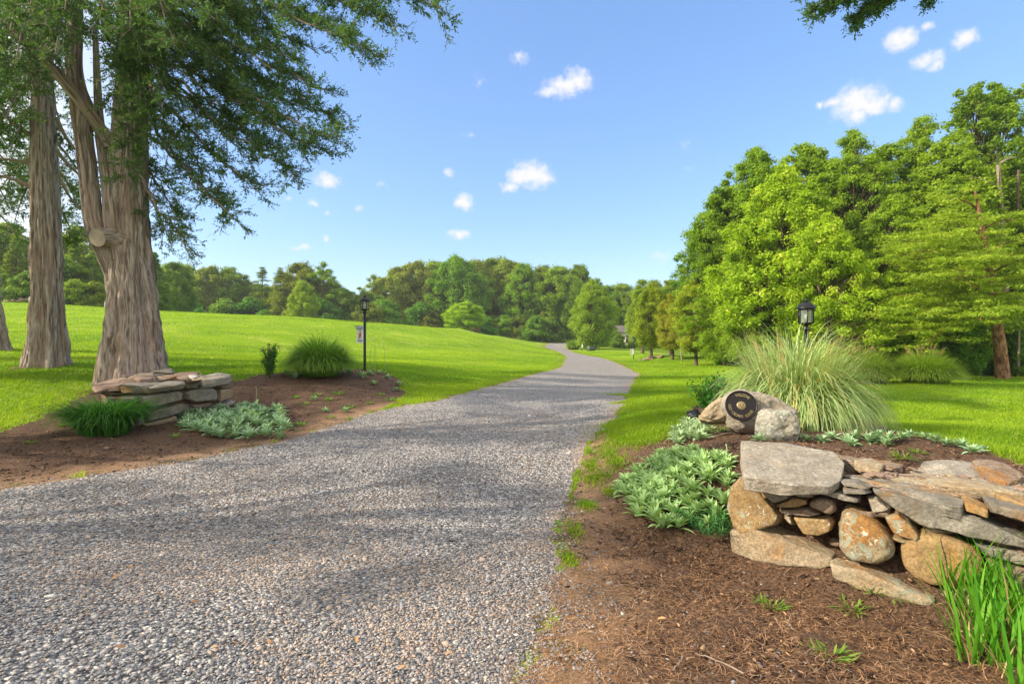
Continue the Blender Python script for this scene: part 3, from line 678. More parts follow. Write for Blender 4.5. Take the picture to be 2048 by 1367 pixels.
def free_stone(name, c, ext, mat, rotz_=0., seed=0, sub=4, p=9, rough=.02, parent=None, nplanes=14, tilt=0., tiltx=0.):
    r = rs(seed+500); d = norm(r.normal(size=(nplanes, 3))); dd = 1.0*r.uniform(.78, 1.0, nplanes)
    ax = np.array([[1,0,0],[-1,0,0],[0,1,0],[0,-1,0],[0,0,1],[0,0,-1]], float); pl = np.vstack([d, norm(ax + r.normal(size=(6,3))*.15)]); dd = np.concatenate([dd, np.full(6, .9)])
    TV, TF = ICO[sub]; R = ((np.maximum(TV @ pl.T, 1e-6)/dd)**p).sum(1)**(-1/p)
    V = TV*R[:,None]; V = V*(1 + rough*2*vnoise(V, 3.0, seed, 4))[:,None]*np.asarray(ext)*.5
    V = V + norm(V)*(rough*.35*vnoise(V, 30, seed+3, 3)*min(ext))[:,None]
    o = mk(name, V, TF, MAT[mat], smooth=True, parent=parent)
    loc = np.asarray(c, float) - (np.array(PM[parent.name].translation) if parent is not None else 0)
    o.location = [float(q) for q in loc]; o.rotation_euler = (tiltx, tilt, rotz_); return o

# ---- right dry-stone wall (its front face stands on the line through A0, A1; stones traced on that face)
A0 = np.array([1.57, 3.65, 0.0]); A1 = np.array([2.45, 2.97, 0.0]); fd = norm(A1-A0); FN = norm(np.array([-(A1-A0)[1], (A1-A0)[0], 0.0]));
if FN @ (CAM - A0) < 0: FN = -FN
FN = norm(FN + np.array([0,0,.10]))
wall = root('dry_stone_wall', A0, 'low dry-stacked wall of grey, rust and lichened stones at the right edge of the drive', 'stone wall')
def front(pts): return np.array([onplane(px, py, A0, FN) for px, py in pts])
FRONT = [
 ('rust', [(1481,950),(1508,968),(1563,1034),(1551,1053),(1483,1069),(1467,1055),(1452,1014),(1458,977)], .34, .03, 18),
 ('tan', [(1458,1050),(1483,1060),(1555,1052),(1604,1064),(1666,1092),(1666,1133),(1625,1145),(1522,1124),(1467,1118),(1457,1085)], .40, .05, 20),
 ('brown', [(1512,964),(1545,967),(1543,976),(1517,977)], .2, -.01, 14),
 ('slate', [(1522,977),(1555,971),(1579,985),(1579,997),(1547,1006),(1526,988)], .2, .02, 16),
 ('orange', [(1551,1009),(1584,994),(1614,999),(1615,1009),(1590,1017),(1555,1015)], .2, .02, 14),
 ('schist', [(1563,968),(1592,974),(1630,990),(1626,996),(1596,993),(1572,982)], .2, .02, 14),
 ('brown', [(1616,1003),(1637,993),(1664,1000),(1673,1014),(1671,1026),(1659,1032),(1637,1023),(1619,1016)], .2, .04, 9),
 ('brown', [(1556,1018),(1616,1015),(1643,1029),(1625,1034),(1588,1029),(1563,1027)], .24, .03, 14),
 ('orange', [(1584,1033),(1657,1036),(1667,1046),(1661,1063),(1637,1073),(1604,1068)], .24, .03, 14),
 ('tan', [(1565,1034),(1582,1032),(1586,1053),(1571,1041)], .2, .0, 14),
 ('slate', [(1629,980),(1684,984),(1719,994),(1720,1006),(1694,1004),(1645,990)], .25, .03, 16),
 ('slate', [(1684,975),(1727,974),(1742,987),(1725,990),(1688,989)], .22, .05, 14),
 ('slate', [(1678,963),(1713,963),(1743,977),(1731,980),(1686,973)], .22, .01, 14),
 ('lichen', [(1672,1011),(1696,1006),(1737,1021),(1784,1060),(1800,1091),(1798,1116),(1768,1136),(1727,1135),(1682,1115),(1667,1091),(1669,1055)], .34, .10, 7),
 ('schist', [(1733,995),(1754,995),(1784,1018),(1772,1024),(1745,1028)], .22, .03, 18),
 ('lichen', [(1766,1029),(1795,1023),(1821,1043),(1839,1067),(1834,1083),(1809,1076),(1784,1063)], .25, .05, 14),
 ('orange', [(1797,1078),(1836,1056),(1895,1062),(1945,1084),(1978,1112),(1978,1160),(1900,1180),(1850,1172),(1821,1156),(1794,1125)], .34, .06, 9),
 ('slate', [(1743,979),(1781,979),(1925,1021),(2060,1078),(2060,1102),(1983,1087),(1900,1064),(1831,1049),(1794,1021),(1745,991)], .34, .05, 24),
 ('slate', [(1945,1083),(2008,1093),(2075,1105),(2075,1138),(2020,1124),(1970,1112)], .26, .03, 18),
 ('tan', [(1656,1116),(1730,1132),(1821,1166),(1876,1188),(1864,1206),(1781,1194),(1718,1176),(1668,1152)], .30, .10, 14),
 ('brown', [(1975,1116),(2065,1134),(2085,1236),(1985,1216)], .3, .03, 10),
 ('tan', [(1878,1178),(1985,1166),(1992,1262),(1890,1222)], .3, .05, 10),
 ('brown', [(1990,1222),(2085,1242),(2090,1330),(1998,1268)], .3, .05, 10),
 ('slate', [(2055,1025),(2160,1060),(2160,1105),(2062,1075)], .3, .03, 18),
 ('tan', [(2070,1108),(2170,1130),(2180,1260),(2085,1230)], .3, .03, 10),
 ('orange', [(1925,1001),(1933,995),(1981,1018),(1980,1038),(1925,1018)], .24, .03, 18),
 ('slate', [(1973,1002),(2055,1020),(2070,1052),(1980,1026)], .3, .04, 20),
]
for i, (mt, poly, dep, pr, pp) in enumerate(FRONT):
    outline_stone('stone', front(poly), A0, FN, dep, mt, wall, proud=pr, p=pp, sub=5 if i in (0, 1, 13, 16, 17) else 4, seed=i*7+3, rough=.009 if mt != 'slate' else .010)
# capping stones lie on the top of the wall
TN = norm(np.array([-.02, -.06, 1.0])); TP = np.array([2.0, 3.3, .585])
def topp(pts, dz=0): return np.array([onplane(px, py, TP + np.array([0,0,dz]), TN) for px, py in pts])
TOP = [
 ('schist', [(1479,883),(1555,894),(1655,896),(1690,921),(1682,948),(1660,957),(1583,958),(1485,946)], .085, .04, 26),
 ('slate', [(1680,938),(1722,936),(1830,966),(1932,1001),(1926,1012),(1895,1008),(1781,972),(1715,950)], .085, .0, 26),
 ('brown', [(1668,901),(1760,903),(1814,922),(1800,936),(1700,925)], .08, -.01, 20),
 ('tan', [(1705,919),(1745,914),(1770,925),(1762,938),(1738,936)], .07, .015, 12),
 ('schist', [(1812,924),(1832,914),(1940,922),(1992,940),(1980,952),(1900,946),(1830,941)], .08, .0, 22),
 ('brown', [(1936,916),(1990,918),(2052,944),(2046,954),(2012,957),(1975,946)], .09, .045, 9),
 ('tan', [(1762,938),(1862,942),(1965,962),(2062,990),(2035,990),(1900,970),(1790,955)], .07, .0, 22),
 ('pink', [(1778,958),(1832,965),(1908,991),(1880,992),(1800,976)], .06, -.01, 18),
 ('schist', [(1880,945),(2035,955),(2048,976),(1982,980),(1900,963)], .07, -.005, 20),
 ('orange', [(1985,974),(2075,1000),(2070,1013),(1992,990)], .07, .0, 18),
 ('slate', [(2036,955),(2110,966),(2110,985),(2050,978)], .08, .0, 20),
 ('pink', [(1722,932),(1760,940),(1790,952),(1765,952),(1728,942)], .05, -.01, 18),
 ('slate', [(2075,985),(2170,1010),(2160,1040),(2080,1020)], .08, .0, 20),
]
for i, (mt, poly, dep, pr, pp) in enumerate(TOP):
    outline_stone('capstone', topp(poly, pr), TP, TN, dep, mt, wall, proud=0.0, p=pp, sub=5 if i < 2 else 4, seed=i*11+90, rough=.008)
# small chinking stones in the joints, and the packed earth and rubble behind
r_ = rs(77)
for i in range(46):
    t = r_.uniform(.02, 1.5); zz = r_.uniform(.03, .5); c = A0 + fd*t - FN*r_.uniform(.06, .12) + np.array([0,0,zz])
    free_stone('chinking_stone', c, r_.uniform(.04, .11, 3)*[1.5,1,.7], r_.choice(['tan','brown','slate','rust']), r_.uniform(0,3), seed=i+200, sub=2, parent=wall)
bk = norm(np.array([-FN[0], -FN[1], 0]))
core = MB()
nu, nv_ = 60, 30
uu, vv = np.meshgrid(np.linspace(-.02, 2.2, nu), np.linspace(0, 1, nv_), indexing='ij')
prof = np.array([(.25,-.1),(.26,.40),(.30,.505),(.5,.53),(.85,.54),(1.15,.50),(1.5,.30),(1.6,.1)])
tt = vv*(len(prof)-1); k0 = np.clip(tt.astype(int), 0, len(prof)-2); ft = tt-k0
dpt = prof[k0,0]*(1-ft)+prof[k0+1,0]*ft; hgt = prof[k0,1]*(1-ft)+prof[k0+1,1]*ft
shrink = np.clip((uu+.02)/.12, .15, 1)
Pc = A0[None,None] + fd*uu[...,None] + bk*dpt[...,None]; Pc[...,2] = hgt*shrink + .02*vnoise(Pc.reshape(-1,3), 6, 5, 3).reshape(nu, nv_)
i_ = np.arange(nu-1)[:,None]*nv_; j_ = np.arange(nv_-1)[None]; Fc = np.stack([i_+j_, i_+j_+1, i_+nv_+j_+1, i_+nv_+j_], -1).reshape(-1,4)
m, t = new_mat('rubble_fill'); P = worldpos(t); q1, _ = noise(t, P, 40, 6, .75); q2, _ = noise(t, P, 6, 4, .6)
colr = ramp(t, q1, [(.3,(.06,.035,.025)), (.55,(.22,.13,.09)), (.75,(.40,.29,.22))]); colr = mixn(t, mrange(t, q2, .5, .7, 0, .6), colr, (.14,.10,.07))
finish(t, principled(t, colr, .95, .15, q1, 1, .02).outputs[0]); MAT['rubble'] = m
o = mk('rubble_fill', Pc.reshape(-1,3) - np.array(wall.location), Fc, MAT['rubble'], smooth=True, parent=wall)
# flat flakes and crumbs on the top
for i in range(60):
    px, py = r_.uniform(1700, 2080), 0
    py = 925 + (px-1700)*.13 + r_.uniform(-8, 45); c = topp([(px, py)], -.012)[0]
    free_stone('stone_flake', c, r_.uniform(.02, .07, 3)*[1.6,1,.35], r_.choice(['pink','tan','brown','pink']), r_.uniform(0,3), seed=i+300, sub=2, parent=wall)

# ---- left dry-stone wall (a pier seen at its corner)
B0 = np.array([-6.06, 8.40, 0.0]); B1 = np.array([-5.47, 10.1, .1]); BN = norm(np.array([(B1-B0)[1], -(B1-B0)[0], 0.0])); BF = np.array([0.05, -1.0, 0.02])
wall2 = root('dry_stone_wall', B0, 'stacked grey stone pier below the big cedar on the left side of the drive', 'stone wall')
LEFT = [
 ('tan', [(279,848),(355,830),(360,846),(338,855),(296,856)], .5, .02), ('slate', [(290,842),(296,821),(372,804),(383,812),(381,823),(304,843)], .5, .02),
 ('schist', [(286,812),(285,793),(306,787),(359,781),(368,786),(366,801),(300,816)], .5, .03), ('schist', [(267,768),(282,782),(287,788),(369,778),(375,767),(359,763),(300,768)], .5, .04),
 ('schist', [(376,785),(382,779),(428,774),(440,783),(437,801),(393,804),(378,798)], .5, .02), ('tan', [(441,779),(465,775),(471,793),(441,804)], .5, .0),
 ('schist', [(401,768),(416,757),(460,746),(467,758),(461,765),(404,778)], .5, .05), ('brown', [(384,809),(426,804),(424,812),(393,820)], .5, .0),
 ('schist', [(397,826),(472,799),(474,809),(443,818),(401,835)], .5, .02), ('slate', [(372,766),(402,763),(396,777),(374,777)], .4, .0), ('pink', [(366,759),(398,757),(402,763),(374,767)], .3, .02),
 ('slate', [(443,770),(468,765),(468,774),(446,777)], .4, .0), ('brown', [(360,848),(400,836),(440,820),(440,832),(400,850)], .4, .0),
]
for i, (mt, poly, dep, pr) in enumerate(LEFT):
    outline_stone('stone', np.array([onplane(px, py, B0, BN) for px, py in poly]), B0, BN, dep, mt, wall2, proud=pr, p=20, sub=4, seed=i*5+400, rough=.012)
LF = [('slate', [(205,856),(283,852),(284,832),(210,834)]), ('tan', [(200,833),(240,833),(242,812),(202,812)]), ('schist', [(243,832),(288,830),(286,808),(244,811)]), ('slate', [(204,810),(282,806),(284,790),(206,792)]),
      ('rust', [(240,772),(264,768),(268,786),(244,789)]), ('pink', [(186,774),(238,768),(240,784),(190,786)]), ('brown',[(196,790),(240,790),(238,786),(198,784)])]
for i, (mt, poly) in enumerate(LF):
    outline_stone('stone', np.array([onplane(px, py, B0, BF) for px, py in poly]), B0, BF, .5, mt, wall2, proud=.02, p=18, sub=3, seed=i*5+500, rough=.012)
LN = norm(np.array([0.0, -.06, 1.0])); LT = np.array([-6, 8.4, .66])
LTOP = [('pink', [(182,768),(243,747),(256,750),(253,761),(216,772),(190,776)], .06, .02), ('brown', [(240,762),(262,752),(308,750),(322,758),(270,766),(246,770)], .07, .04),
        ('schist', [(286,768),(340,757),(368,760),(371,768),(300,772)], .06, .02), ('schist', [(262,748),(306,737),(346,739),(350,744),(306,750)], .06, .03), ('slate', [(300,741),(322,735),(346,736),(345,741)], .06, .09),
        ('pink', [(330,751),(366,746),(392,750),(372,757)], .05, .02), ('schist', [(404,760),(420,752),(458,744),(462,750),(430,758)], .07, .05), ('pink', [(352,744),(380,740),(400,743),(384,748)], .05, .02),
        ('tan', [(384,757),(410,750),(420,752),(402,761)], .05, .03), ('brown', [(306,756),(340,750),(356,752),(330,757)], .06, .03), ('pink', [(268,756),(300,752),(306,756),(280,760)], .05, .06), ('white_stone', [(376,750),(388,747),(398,750),(386,754)], .05, .06)]
MAT['white_stone'] = stone_mat('pale_quartz', (.5,.46,.42), (.7,.66,.62), lichen=0)
for i, (mt, poly, dep, dz) in enumerate(LTOP):
    outline_stone('capstone', np.array([onplane(px, py, LT + np.array([0,0,dz]), LN) for px, py in poly]), LT, LN, dep, mt, wall2, p=18, sub=3, seed=i*5+600, rough=.012)
V, F = box((0,0,0), 1, 1, 1)
c4 = np.array([[-6.85,8.55],[-6.22,8.55],[-5.70,10.0],[-6.4,10.1]])
mb = MB(); K = 6
for zt, zb in ((.57, -.05),):
    Vt = np.array([[*p, zt] for p in c4] + [[*p, zb] for p in c4]); mb.add(Vt - np.array(wall2.location), np.array([[0,1,2,3],[0,4,5,1],[1,5,6,2],[2,6,7,3],[3,7,4,0]]))
mb.build('rubble_fill', MAT['rubble'], parent=wall2)
for i in range(26):
    px, py = r_.uniform(250, 440), r_.uniform(741, 764); c = onplane(px, py, LT, LN)
    free_stone('stone_flake', c + [0,0,.012], r_.uniform(.06, .2, 3)*[1.5,1,.3], r_.choice(['pink','tan','schist','pink']), r_.uniform(0,3), seed=i+700, sub=2, parent=wall2)

# ---- boulders with the welcome plaque
def pstone(name, c, ext, mat, seed, label, rz=0, tilt=0, tiltx=0, p=6, rough=.03):
    o = free_stone(name, c, ext, mat, rz, seed, 5, p, rough, None, 12, tilt, tiltx); return tag(o, label, 'boulder')
BD = pix(1527, 822, 5.95)
def fboulder(poly, Y, n, depth, mat, seed, label, p=9, proud=.0):
    P0 = pix(poly[0][0], poly[0][1], Y) if False else pix(1480, 810, Y); n = norm(np.array(n, float))
    o = outline_stone('boulder', [onplane(px, py, P0, n) for px, py in poly], P0, n, depth, mat, None, proud=proud, p=p, sub=5, seed=seed, rough=.022, chamf=.9); return tag(o, label, 'boulder')
fboulder([(1394,838),(1404,818),(1425,798),(1448,786),(1475,790),(1478,842),(1440,844)], 5.85, (-.25,-1,.35), .34, 'tan', 31, 'smooth tan boulder lying low left of the round plaque', 5)
fboulder([(1448,806),(1460,779),(1488,768),(1525,775),(1565,790),(1600,806),(1606,840),(1545,868),(1500,868),(1464,850)], 5.68, (-.2,-1,.30), .50, 'schist', 42, 'large pale boulder carrying the round bronze plaque', 10)
fboulder([(1524,838),(1533,816),(1568,811),(1596,820),(1613,848),(1612,876),(1580,890),(1540,884),(1523,862)], 5.2, (-.15,-1,.35), .42, 'greylichen', 27, 'squat lichen-covered boulder in front of the plaque boulder', 8)

# plaque
PC = pix(1482.5, 810.5, 5.60); plq = root('welcome_plaque', PC, 'round dark bronze plaque with gold lettering on the pale boulder', 'plaque')
pr_ = .166; tiltm = Matrix.Rotation(math.radians(-12), 4, 'Z') @ Matrix.Rotation(math.radians(72), 4, 'X') @ Matrix.Rotation(math.radians(-14), 4, 'Z')
PM[plq.name] = Matrix.Translation(Vector(PC))
def pl_child(o):
    o.parent = plq; o.matrix_basis = tiltm; return o
V, F = lathe([(0,-.02),(pr_*.97,-.02),(pr_,-.012),(pr_,0),(pr_*.9,.001),(0,.001)], 64); pl_child(mk('disc', V, F, MAT['bronze'], smooth=False))
V, F = lathe([(pr_*.90,.0),(pr_*.92,.008),(pr_*.97,.010),(pr_*1.0,.005),(pr_*1.0,-.004)], 64); pl_child(mk('rim', V, F, MAT['bronze'], smooth=True))
mb = MB(); V, F = lathe([(0,.009),(.038,.009),(.045,.006),(.047,.001)], 40); mb.add(V, F)
for k in range(6):   # a leafy ornament in relief on the medallion
    a = k*math.pi/3; V, F = tube(bez((0,0,.009), (.02*math.cos(a+.4),.02*math.sin(a+.4),.016), (.034*math.cos(a),.034*math.sin(a),.010), 6), [.003,.005,.006,.005,.003,.001], 6)[:2]; mb.add(V, F)
pl_child(mb.build('medallion', MAT['gold']))
def arc_text(s, radius, a0, a1, size, flip, name):
    mbt = MB()
    for i, ch in enumerate(s):
        if ch == ' ': continue
        cu = bpy.data.curves.new('tmp', 'FONT'); cu.body = ch; cu.size = size; cu.align_x = 'CENTER'; cu.extrude = .002; cu.offset = size*.012
        ob = bpy.data.objects.new('tmp', cu); COL.objects.link(ob); dg = bpy.context.evaluated_depsgraph_get(); me = bpy.data.meshes.new_from_object(ob.evaluated_get(dg))
        v = np.array([w.co[:] for w in me.vertices]); fs = [list(p.vertices) for p in me.polygons]
        bpy.data.objects.remove(ob); bpy.data.curves.remove(cu)
        a = a0 + (a1-a0)*i/(len(s)-1)
        if flip: v[:,1] -= size*.35; v[:,1] += -radius; rot = a
        else: v[:,1] += radius - size*.35; rot = a
        c, sn = math.cos(rot), math.sin(rot); v = np.stack([v[:,0]*c - v[:,1]*sn, v[:,0]*sn + v[:,1]*c, v[:,2] + .003], -1)
        tri = []
        for f in fs: tri += [[f[0], f[k], f[k+1]] for k in range(1, len(f)-1)]
        mbt.add(v, np.array(tri)); bpy.data.meshes.remove(me)
    pl_child(mbt.build(name, MAT['gold']))
arc_text('WELCOME', .118, .52, -.52, .044, False, 'lettering')
st_ = 2.6/15
for w_, i0 in (('OLD', 0), ('CEDARS', 4), ('LODGE', 11)): arc_text(w_, .118, -1.3 + st_*i0, -1.3 + st_*(i0+len(w_)-1), .040, True, 'lettering')
# spotlight on the ground
sp = root('spotlight', gnd([(1386, 842)])[0] + [0,0,.03], 'small black landscape spotlight on the mulch beside the tan boulder', 'spotlight')
mb = MB(); Rt = np.array(Matrix.Rotation(.5, 3, 'X') @ Matrix.Rotation(-.3, 3, 'Y')); mb.add(*box((0,0,.09), .17, .10, .02, Rt)); mb.add(*box((0,.0,.06), .13, .08, .05, Rt)); mb.build('housing', MAT['black'], parent=sp)
mb = MB(); mb.add(*box((0,.03,.0), .02, .015, .10)); mb.add(*lathe([(.0,-.04),(.035,-.04),(.035,-.03),(.0,-.03)], 12)); mb.build('bracket', MAT['black'], parent=sp)
V, F = box((0,-.01,.078), .12, .07, .006, Rt); mk('lens', V + [0,-.03,-.004], F, MAT['pane'], parent=sp)

# ============================================================ post lamps
def make_lamp(label, H=2.1):
    e = empty('post_lamp', (0,0,0), 0, label, 'post lamp')
    s = .11
    V, F = lathe([(.0,-.05),(.045,-.05),(.042,.0),(.038,.05),(.036,H-.52),(.0,H-.52)], 16); mk('post', V, F, MAT['black'], smooth=True, parent=e)
    mb = MB(); z0 = H-.52
    V, F = lathe([(.0,z0-.01),(.05,z0-.01),(.052,z0+.03),(.036,z0+.045),(.04,z0+.07),(.075,z0+.085),(.105,z0+.095),(.108,z0+.11),(0,z0+.11)], 20); mb.add(V, F)
    mb.build('base_cup', MAT['black'], smooth=False, parent=e)
    mb = MB(); zb, zt = z0+.105, z0+.335
    for i in range(6):
        a = i*math.pi/3+.2; mb.add(*box((s*math.cos(a), s*math.sin(a), (zb+zt)/2), .014, .014, zt-zb, np.array(Matrix.Rotation(a, 3, 'Z'))))
    for zz in (zb, zt-.012):
        V, F = lathe([(s-.01,zz),(s+.012,zz),(s+.012,zz+.016),(s-.01,zz+.016)], 6, twist=.2); mb.add(V, F)
    mb.build('cage', MAT['black'], parent=e)
    V, F = lathe([(s-.006,zb+.01),(s-.006,zt-.01)], 6, twist=.2); mk('glass', V, F, MAT['glass'], parent=e)
    V, F = lathe([(0,zt-.004),(.135,zt-.004),(.14,zt+.012),(.128,zt+.022),(.115,zt+.05),(.085,zt+.08),(.04,zt+.098),(.018,zt+.104),(.016,zt+.118),(.035,zt+.124),(.036,zt+.132),(.014,zt+.142),(.018,zt+.152),(.010,zt+.166),(0,zt+.168)], 24)
    mk('roof_cap', V, F, MAT['black'], smooth=True, parent=e)
    V, F = lathe([(0,zb),(.018,zb),(.018,zb+.05),(0,zb+.05)], 12); mk('socket', V, F, MAT['black'], parent=e)
    V, F = lathe([(0,zb+.05),(.014,zb+.052),(.03,zb+.085),(.033,zb+.11),(.024,zb+.14),(0,zb+.152)], 16); mk('bulb', V, F, MAT['bulb'], smooth=True, parent=e)
    return e
lampR = make_lamp('black lantern on a post rising behind the big variegated grass'); p = at(1612, 8.6)
lampR.location = [p[0], p[1], 1.55 + (HOR-582)/FPX*8.6 - 2.1*1.06 - .1]; lampR.scale = (1.06,1.06,1.06)
def move(o, p): o.location = [float(c) for c in p]
lampL = copy_tree(lampR); lampL.scale = (1,1,1); move(lampL, pix(729.5, 742, 14)); tag(lampL, 'black lantern post with a small banner beside the dark green grass mound')
lampM = copy_tree(lampL); move(lampM, at(1267, 47)); tag(lampM, 'distant black lantern post with a white flag near the stone pile')
lampF = copy_tree(lampL); move(lampF, at(1164, 77)); tag(lampF, 'farthest lantern post, beside the green utility box along the drive')
for l in (lampR, lampL, lampM, lampF): l['group'] = 'lantern posts along the drive'
# banners
def banner(loc, w, h, label, detailed):
    e = empty('garden_flag', loc, 0, label, 'garden flag')
    V, F = tube([(0.03,0,0),(-w-.06,0,0)], .006, 8)[:2]; mb = MB().add(V, F); V, F = lathe([(0,-.012),(.012,0),(0,.012)], 8, (-w-.06,0,0)); mb.add(V, F); mb.build('bracket', MAT['black'], parent=e)
    g = 14; xs, zs = np.meshgrid(np.linspace(-w-.02, -.02, g), np.linspace(0, -h, 2*g), indexing='ij')
    xs = xs + (.02*np.sin(-zs/h*3.1))*np.where(xs < -w/2, 1, -.2)
    ys = .012*np.sin(xs*30) - .006*np.cos(zs*14)
    V = np.stack([xs, ys, zs], -1).reshape(-1,3); i = np.arange(g-1)[:,None]*2*g; j = np.arange(2*g-1)[None]; F = np.stack([i+j, i+j+1, i+2*g+j+1, i+2*g+j], -1).reshape(-1,4)
    V2 = V + [0,.003,0]; n0 = len(V); cl = mk('cloth', np.vstack([V, V2]), np.vstack([F, F[:, ::-1]+n0]), MAT['cloth_white'], smooth=True, parent=e)
    if detailed:
        mb = MB()
        for k in range(3):
            a = np.linspace(math.pi, 2*math.pi, 12); R0 = .11 - .03*k; P = np.stack([-w/2-.02 + R0*np.cos(a)*1.15, np.full(12, -.022), -.01 + R0*np.sin(a)*.8], -1); V, F = tube(P, .006, 5)[:2]; mb.add(V, F)
        mb.build('blue_bunting', MAT['cloth_blue'], parent=e); mb = MB()
        for k in range(6):
            x0 = -w+.02 + k*.036; V, F = tube(bez((x0,-.022,-h+.05), (x0+.02,-.022,-h+.11), (x0+.026,-.022,-h+.05), 7), .005, 5)[:2]; mb.add(V, F)
        mb.build('blue_scroll', MAT['cloth_blue'], parent=e)
        mb = MB()
        for k in range(5):
            a = math.pi/2 + k*2*math.pi/5; V, F = tube([(-w/2-.01,-.022,-h*.52), (-w/2-.01+.065*math.cos(a),-.022,-h*.52+.11*math.sin(a))], [.014,.002], 5)[:2]; mb.add(V, F)
        V, F = tube([(-w+.03,-.02,-h*.78),(-w/2,-.02,-h*.6)], [.004,.01], 5)[:2]; mb.add(V, F)
        mb.build('red_star', MAT['cloth_red'], parent=e)
    return e
banner(pix(728, 651.5, 13.9), .19, .46, 'small white banner with a red star and blue bunting on the near left lantern post', True)
banner(pix(1268, 697, 46.8), .30, .55, 'plain white banner on the distant lantern post near the stone pile', False)
banner(pix(1166, 688, 76.6), .25, .5, 'yellowish banner on the farthest lantern post by the utility box', False)
# utility box
u = root('utility_box', at(1182, 78), 'squat grey-green utility box on the lawn beside the farthest lantern post', 'utility box')
u.rotation_euler = (0,0,.35); mb = MB().add(*box((0,0,.35), 1.05, .9, .75)); mb.build('cabinet', MAT['util'], parent=u); mk('cover', *box((0,0,.74), 1.12, .97, .05), MAT['util'], parent=u)
u2 = root('storage_bin', at(1087, 112), 'small teal bin at the forest edge left of the drive', 'bin')
mk('body', *box((0,0,.3), 1.0, .7, .7), simple('teal_plastic', (.03,.12,.10), .5), parent=u2); mk('lid', *box((0,0,.69), 1.06, .76, .08), simple('teal_lid', (.04,.16,.13), .5), parent=u2)
# ============================================================ garden plants
def setv(o, p, rz=0, s=1.0, tint=None):
    o.location = [float(c) for c in p]; o.rotation_euler = (0, 0, rz); o.scale = (s, s, s)
    if tint is not None: o.color = (*tint, 1)
    return o
def blades_mesh(name, n, rad, L, W, e0, e1, nseg, mat, seed, pw=1.3, curl=.25, outward=.75, tip=1.0, wbase=.6, fold=0, parent=None, lean=0.0, vmax=1.0, dome=False, sag=0.0):
    r = rs(seed); a = r.uniform(0, 2*math.pi, n); q = np.sqrt(r.random(n))
    P0 = np.stack([rad*q*np.cos(a), rad*q*np.sin(a), np.zeros(n)], -1)
    ha = a + r.normal(size=n)*(1.6*(1-outward) + .25); H = np.stack([np.cos(ha) + lean, np.sin(ha)], -1); H = norm(H)
    E0 = r.uniform(*e0, n) - .35*q*(e0[1]-e0[0]); E1 = r.uniform(*e1, n)
    LL = r.uniform(*L, n)
    if dome:
        LL = L[1]*(1 - .38*q)*r.uniform(.62, 1.0, n); E0 = 1.54 - .55*q + r.normal(size=n)*.07; E1 = np.maximum(.55 + sag - 2.1*np.clip(q*.95 + r.normal(size=n)*.25, 0, 1), -1.52)
    V, F, v, h = strips(P0, H, E0, E1, LL, r.uniform(*W, n), nseg, pw=pw, tip=tip, wbase=wbase, fold=fold, rnd=r.random(n)*vmax, curl=r.normal(size=n)*curl)
    return mk(name, V, F, MAT[mat], {'v': v, 'h': h}, parent=parent)

def rosette(seed, nl, L, W, up=.9):
    r = rs(seed); i = np.arange(nl); a = i*2.4 + r.normal(size=nl)*.2; f = i/nl
    P0 = np.stack([.012*np.cos(a), .012*np.sin(a), .01 + .03*f], -1)
    V, F, v, h = strips(P0, np.stack([np.cos(a), np.sin(a)], -1), .6 + up*f*.9 + r.normal(size=nl)*.15, -.2 + 1.2*f + r.normal(size=nl)*.2, L*(1.05-.5*f)*r.uniform(.8,1.2,nl), W*(1.05-.4*f)*r.uniform(.85,1.15,nl), 5, wbase=.42, fold=.45, rnd=np.clip(.25+.6*f + r.normal(size=nl)*.15, 0, 1), curl=r.normal(size=nl)*.3)
    return mk('lambs_ear', V, F, MAT['lamb'], {'v': v, 'h': h}, smooth=True)
ROS = [rosette(50+k, 22, .125, .045) for k in range(4)]
first = {k: True for k in range(4)}
def put_ros(k, p, s, rz, label, group, tint=(1,1,1)):
    o = ROS[k]
    if first[k]: first[k] = False
    else: o = o.copy(); COL.objects.link(o)
    setv(o, p, rz, s, tint); o.rotation_euler = (r_.normal()*.12, r_.normal()*.12, rz)
    return tag(o, label, "lamb's ear", group)
def inpoly(p, poly): return sdf(np.array([p], float), np.array(poly, float))[0] < 0
def fill_ros(poly, step, s, label, group, tint=(1,1,1), seed=0, lift=.0, jit=.35):
    r = rs(seed); g = gnd(poly); lo, hi = g[:, :2].min(0), g[:, :2].max(0)
    xs = np.arange(lo[0], hi[0], step); ys = np.arange(lo[1], hi[1], step)
    for i, x in enumerate(xs):
        for j, y in enumerate(ys):
            p = np.array([x + (j % 2)*step*.5 + r.normal()*step*jit*.5, y + r.normal()*step*jit*.5])
            if inpoly(p, g[:, :2]): put_ros(int(r.integers(4)), (p[0], p[1], hz(*p) + lift + r.uniform(-.01, .02)), s*r.uniform(.8, 1.25), r.uniform(0, 6.28), label, group, tint)
fill_ros([(1240,995),(1262,955),(1330,912),(1400,912),(1462,935),(1458,1010),(1448,1062),(1385,1072),(1318,1072),(1262,1030)], .112, 1.0, "silvery lamb's ear rosette in the dense patch between the drive and the right stone wall", "lamb's ear patch beside the right wall", (1.1,1.25,.85), 1, .01)
fill_ros([(1345,875),(1370,848),(1412,848),(1425,872),(1400,890),(1350,892)], .17, 1.05, "silvery lamb's ear rosette in the small clump below the spotlight", "lamb's ear clump below the spotlight", (1.05,1.12,1.0), 2)
fill_ros([(350,856),(356,835),(420,822),(500,816),(560,822),(580,852),(560,880),(500,884),(400,872)], .22, 1.45, "pale lamb's ear rosette in the patch at the foot of the left stone pier", "lamb's ear patch by the left pier", (.9,1.05,1.0), 3)
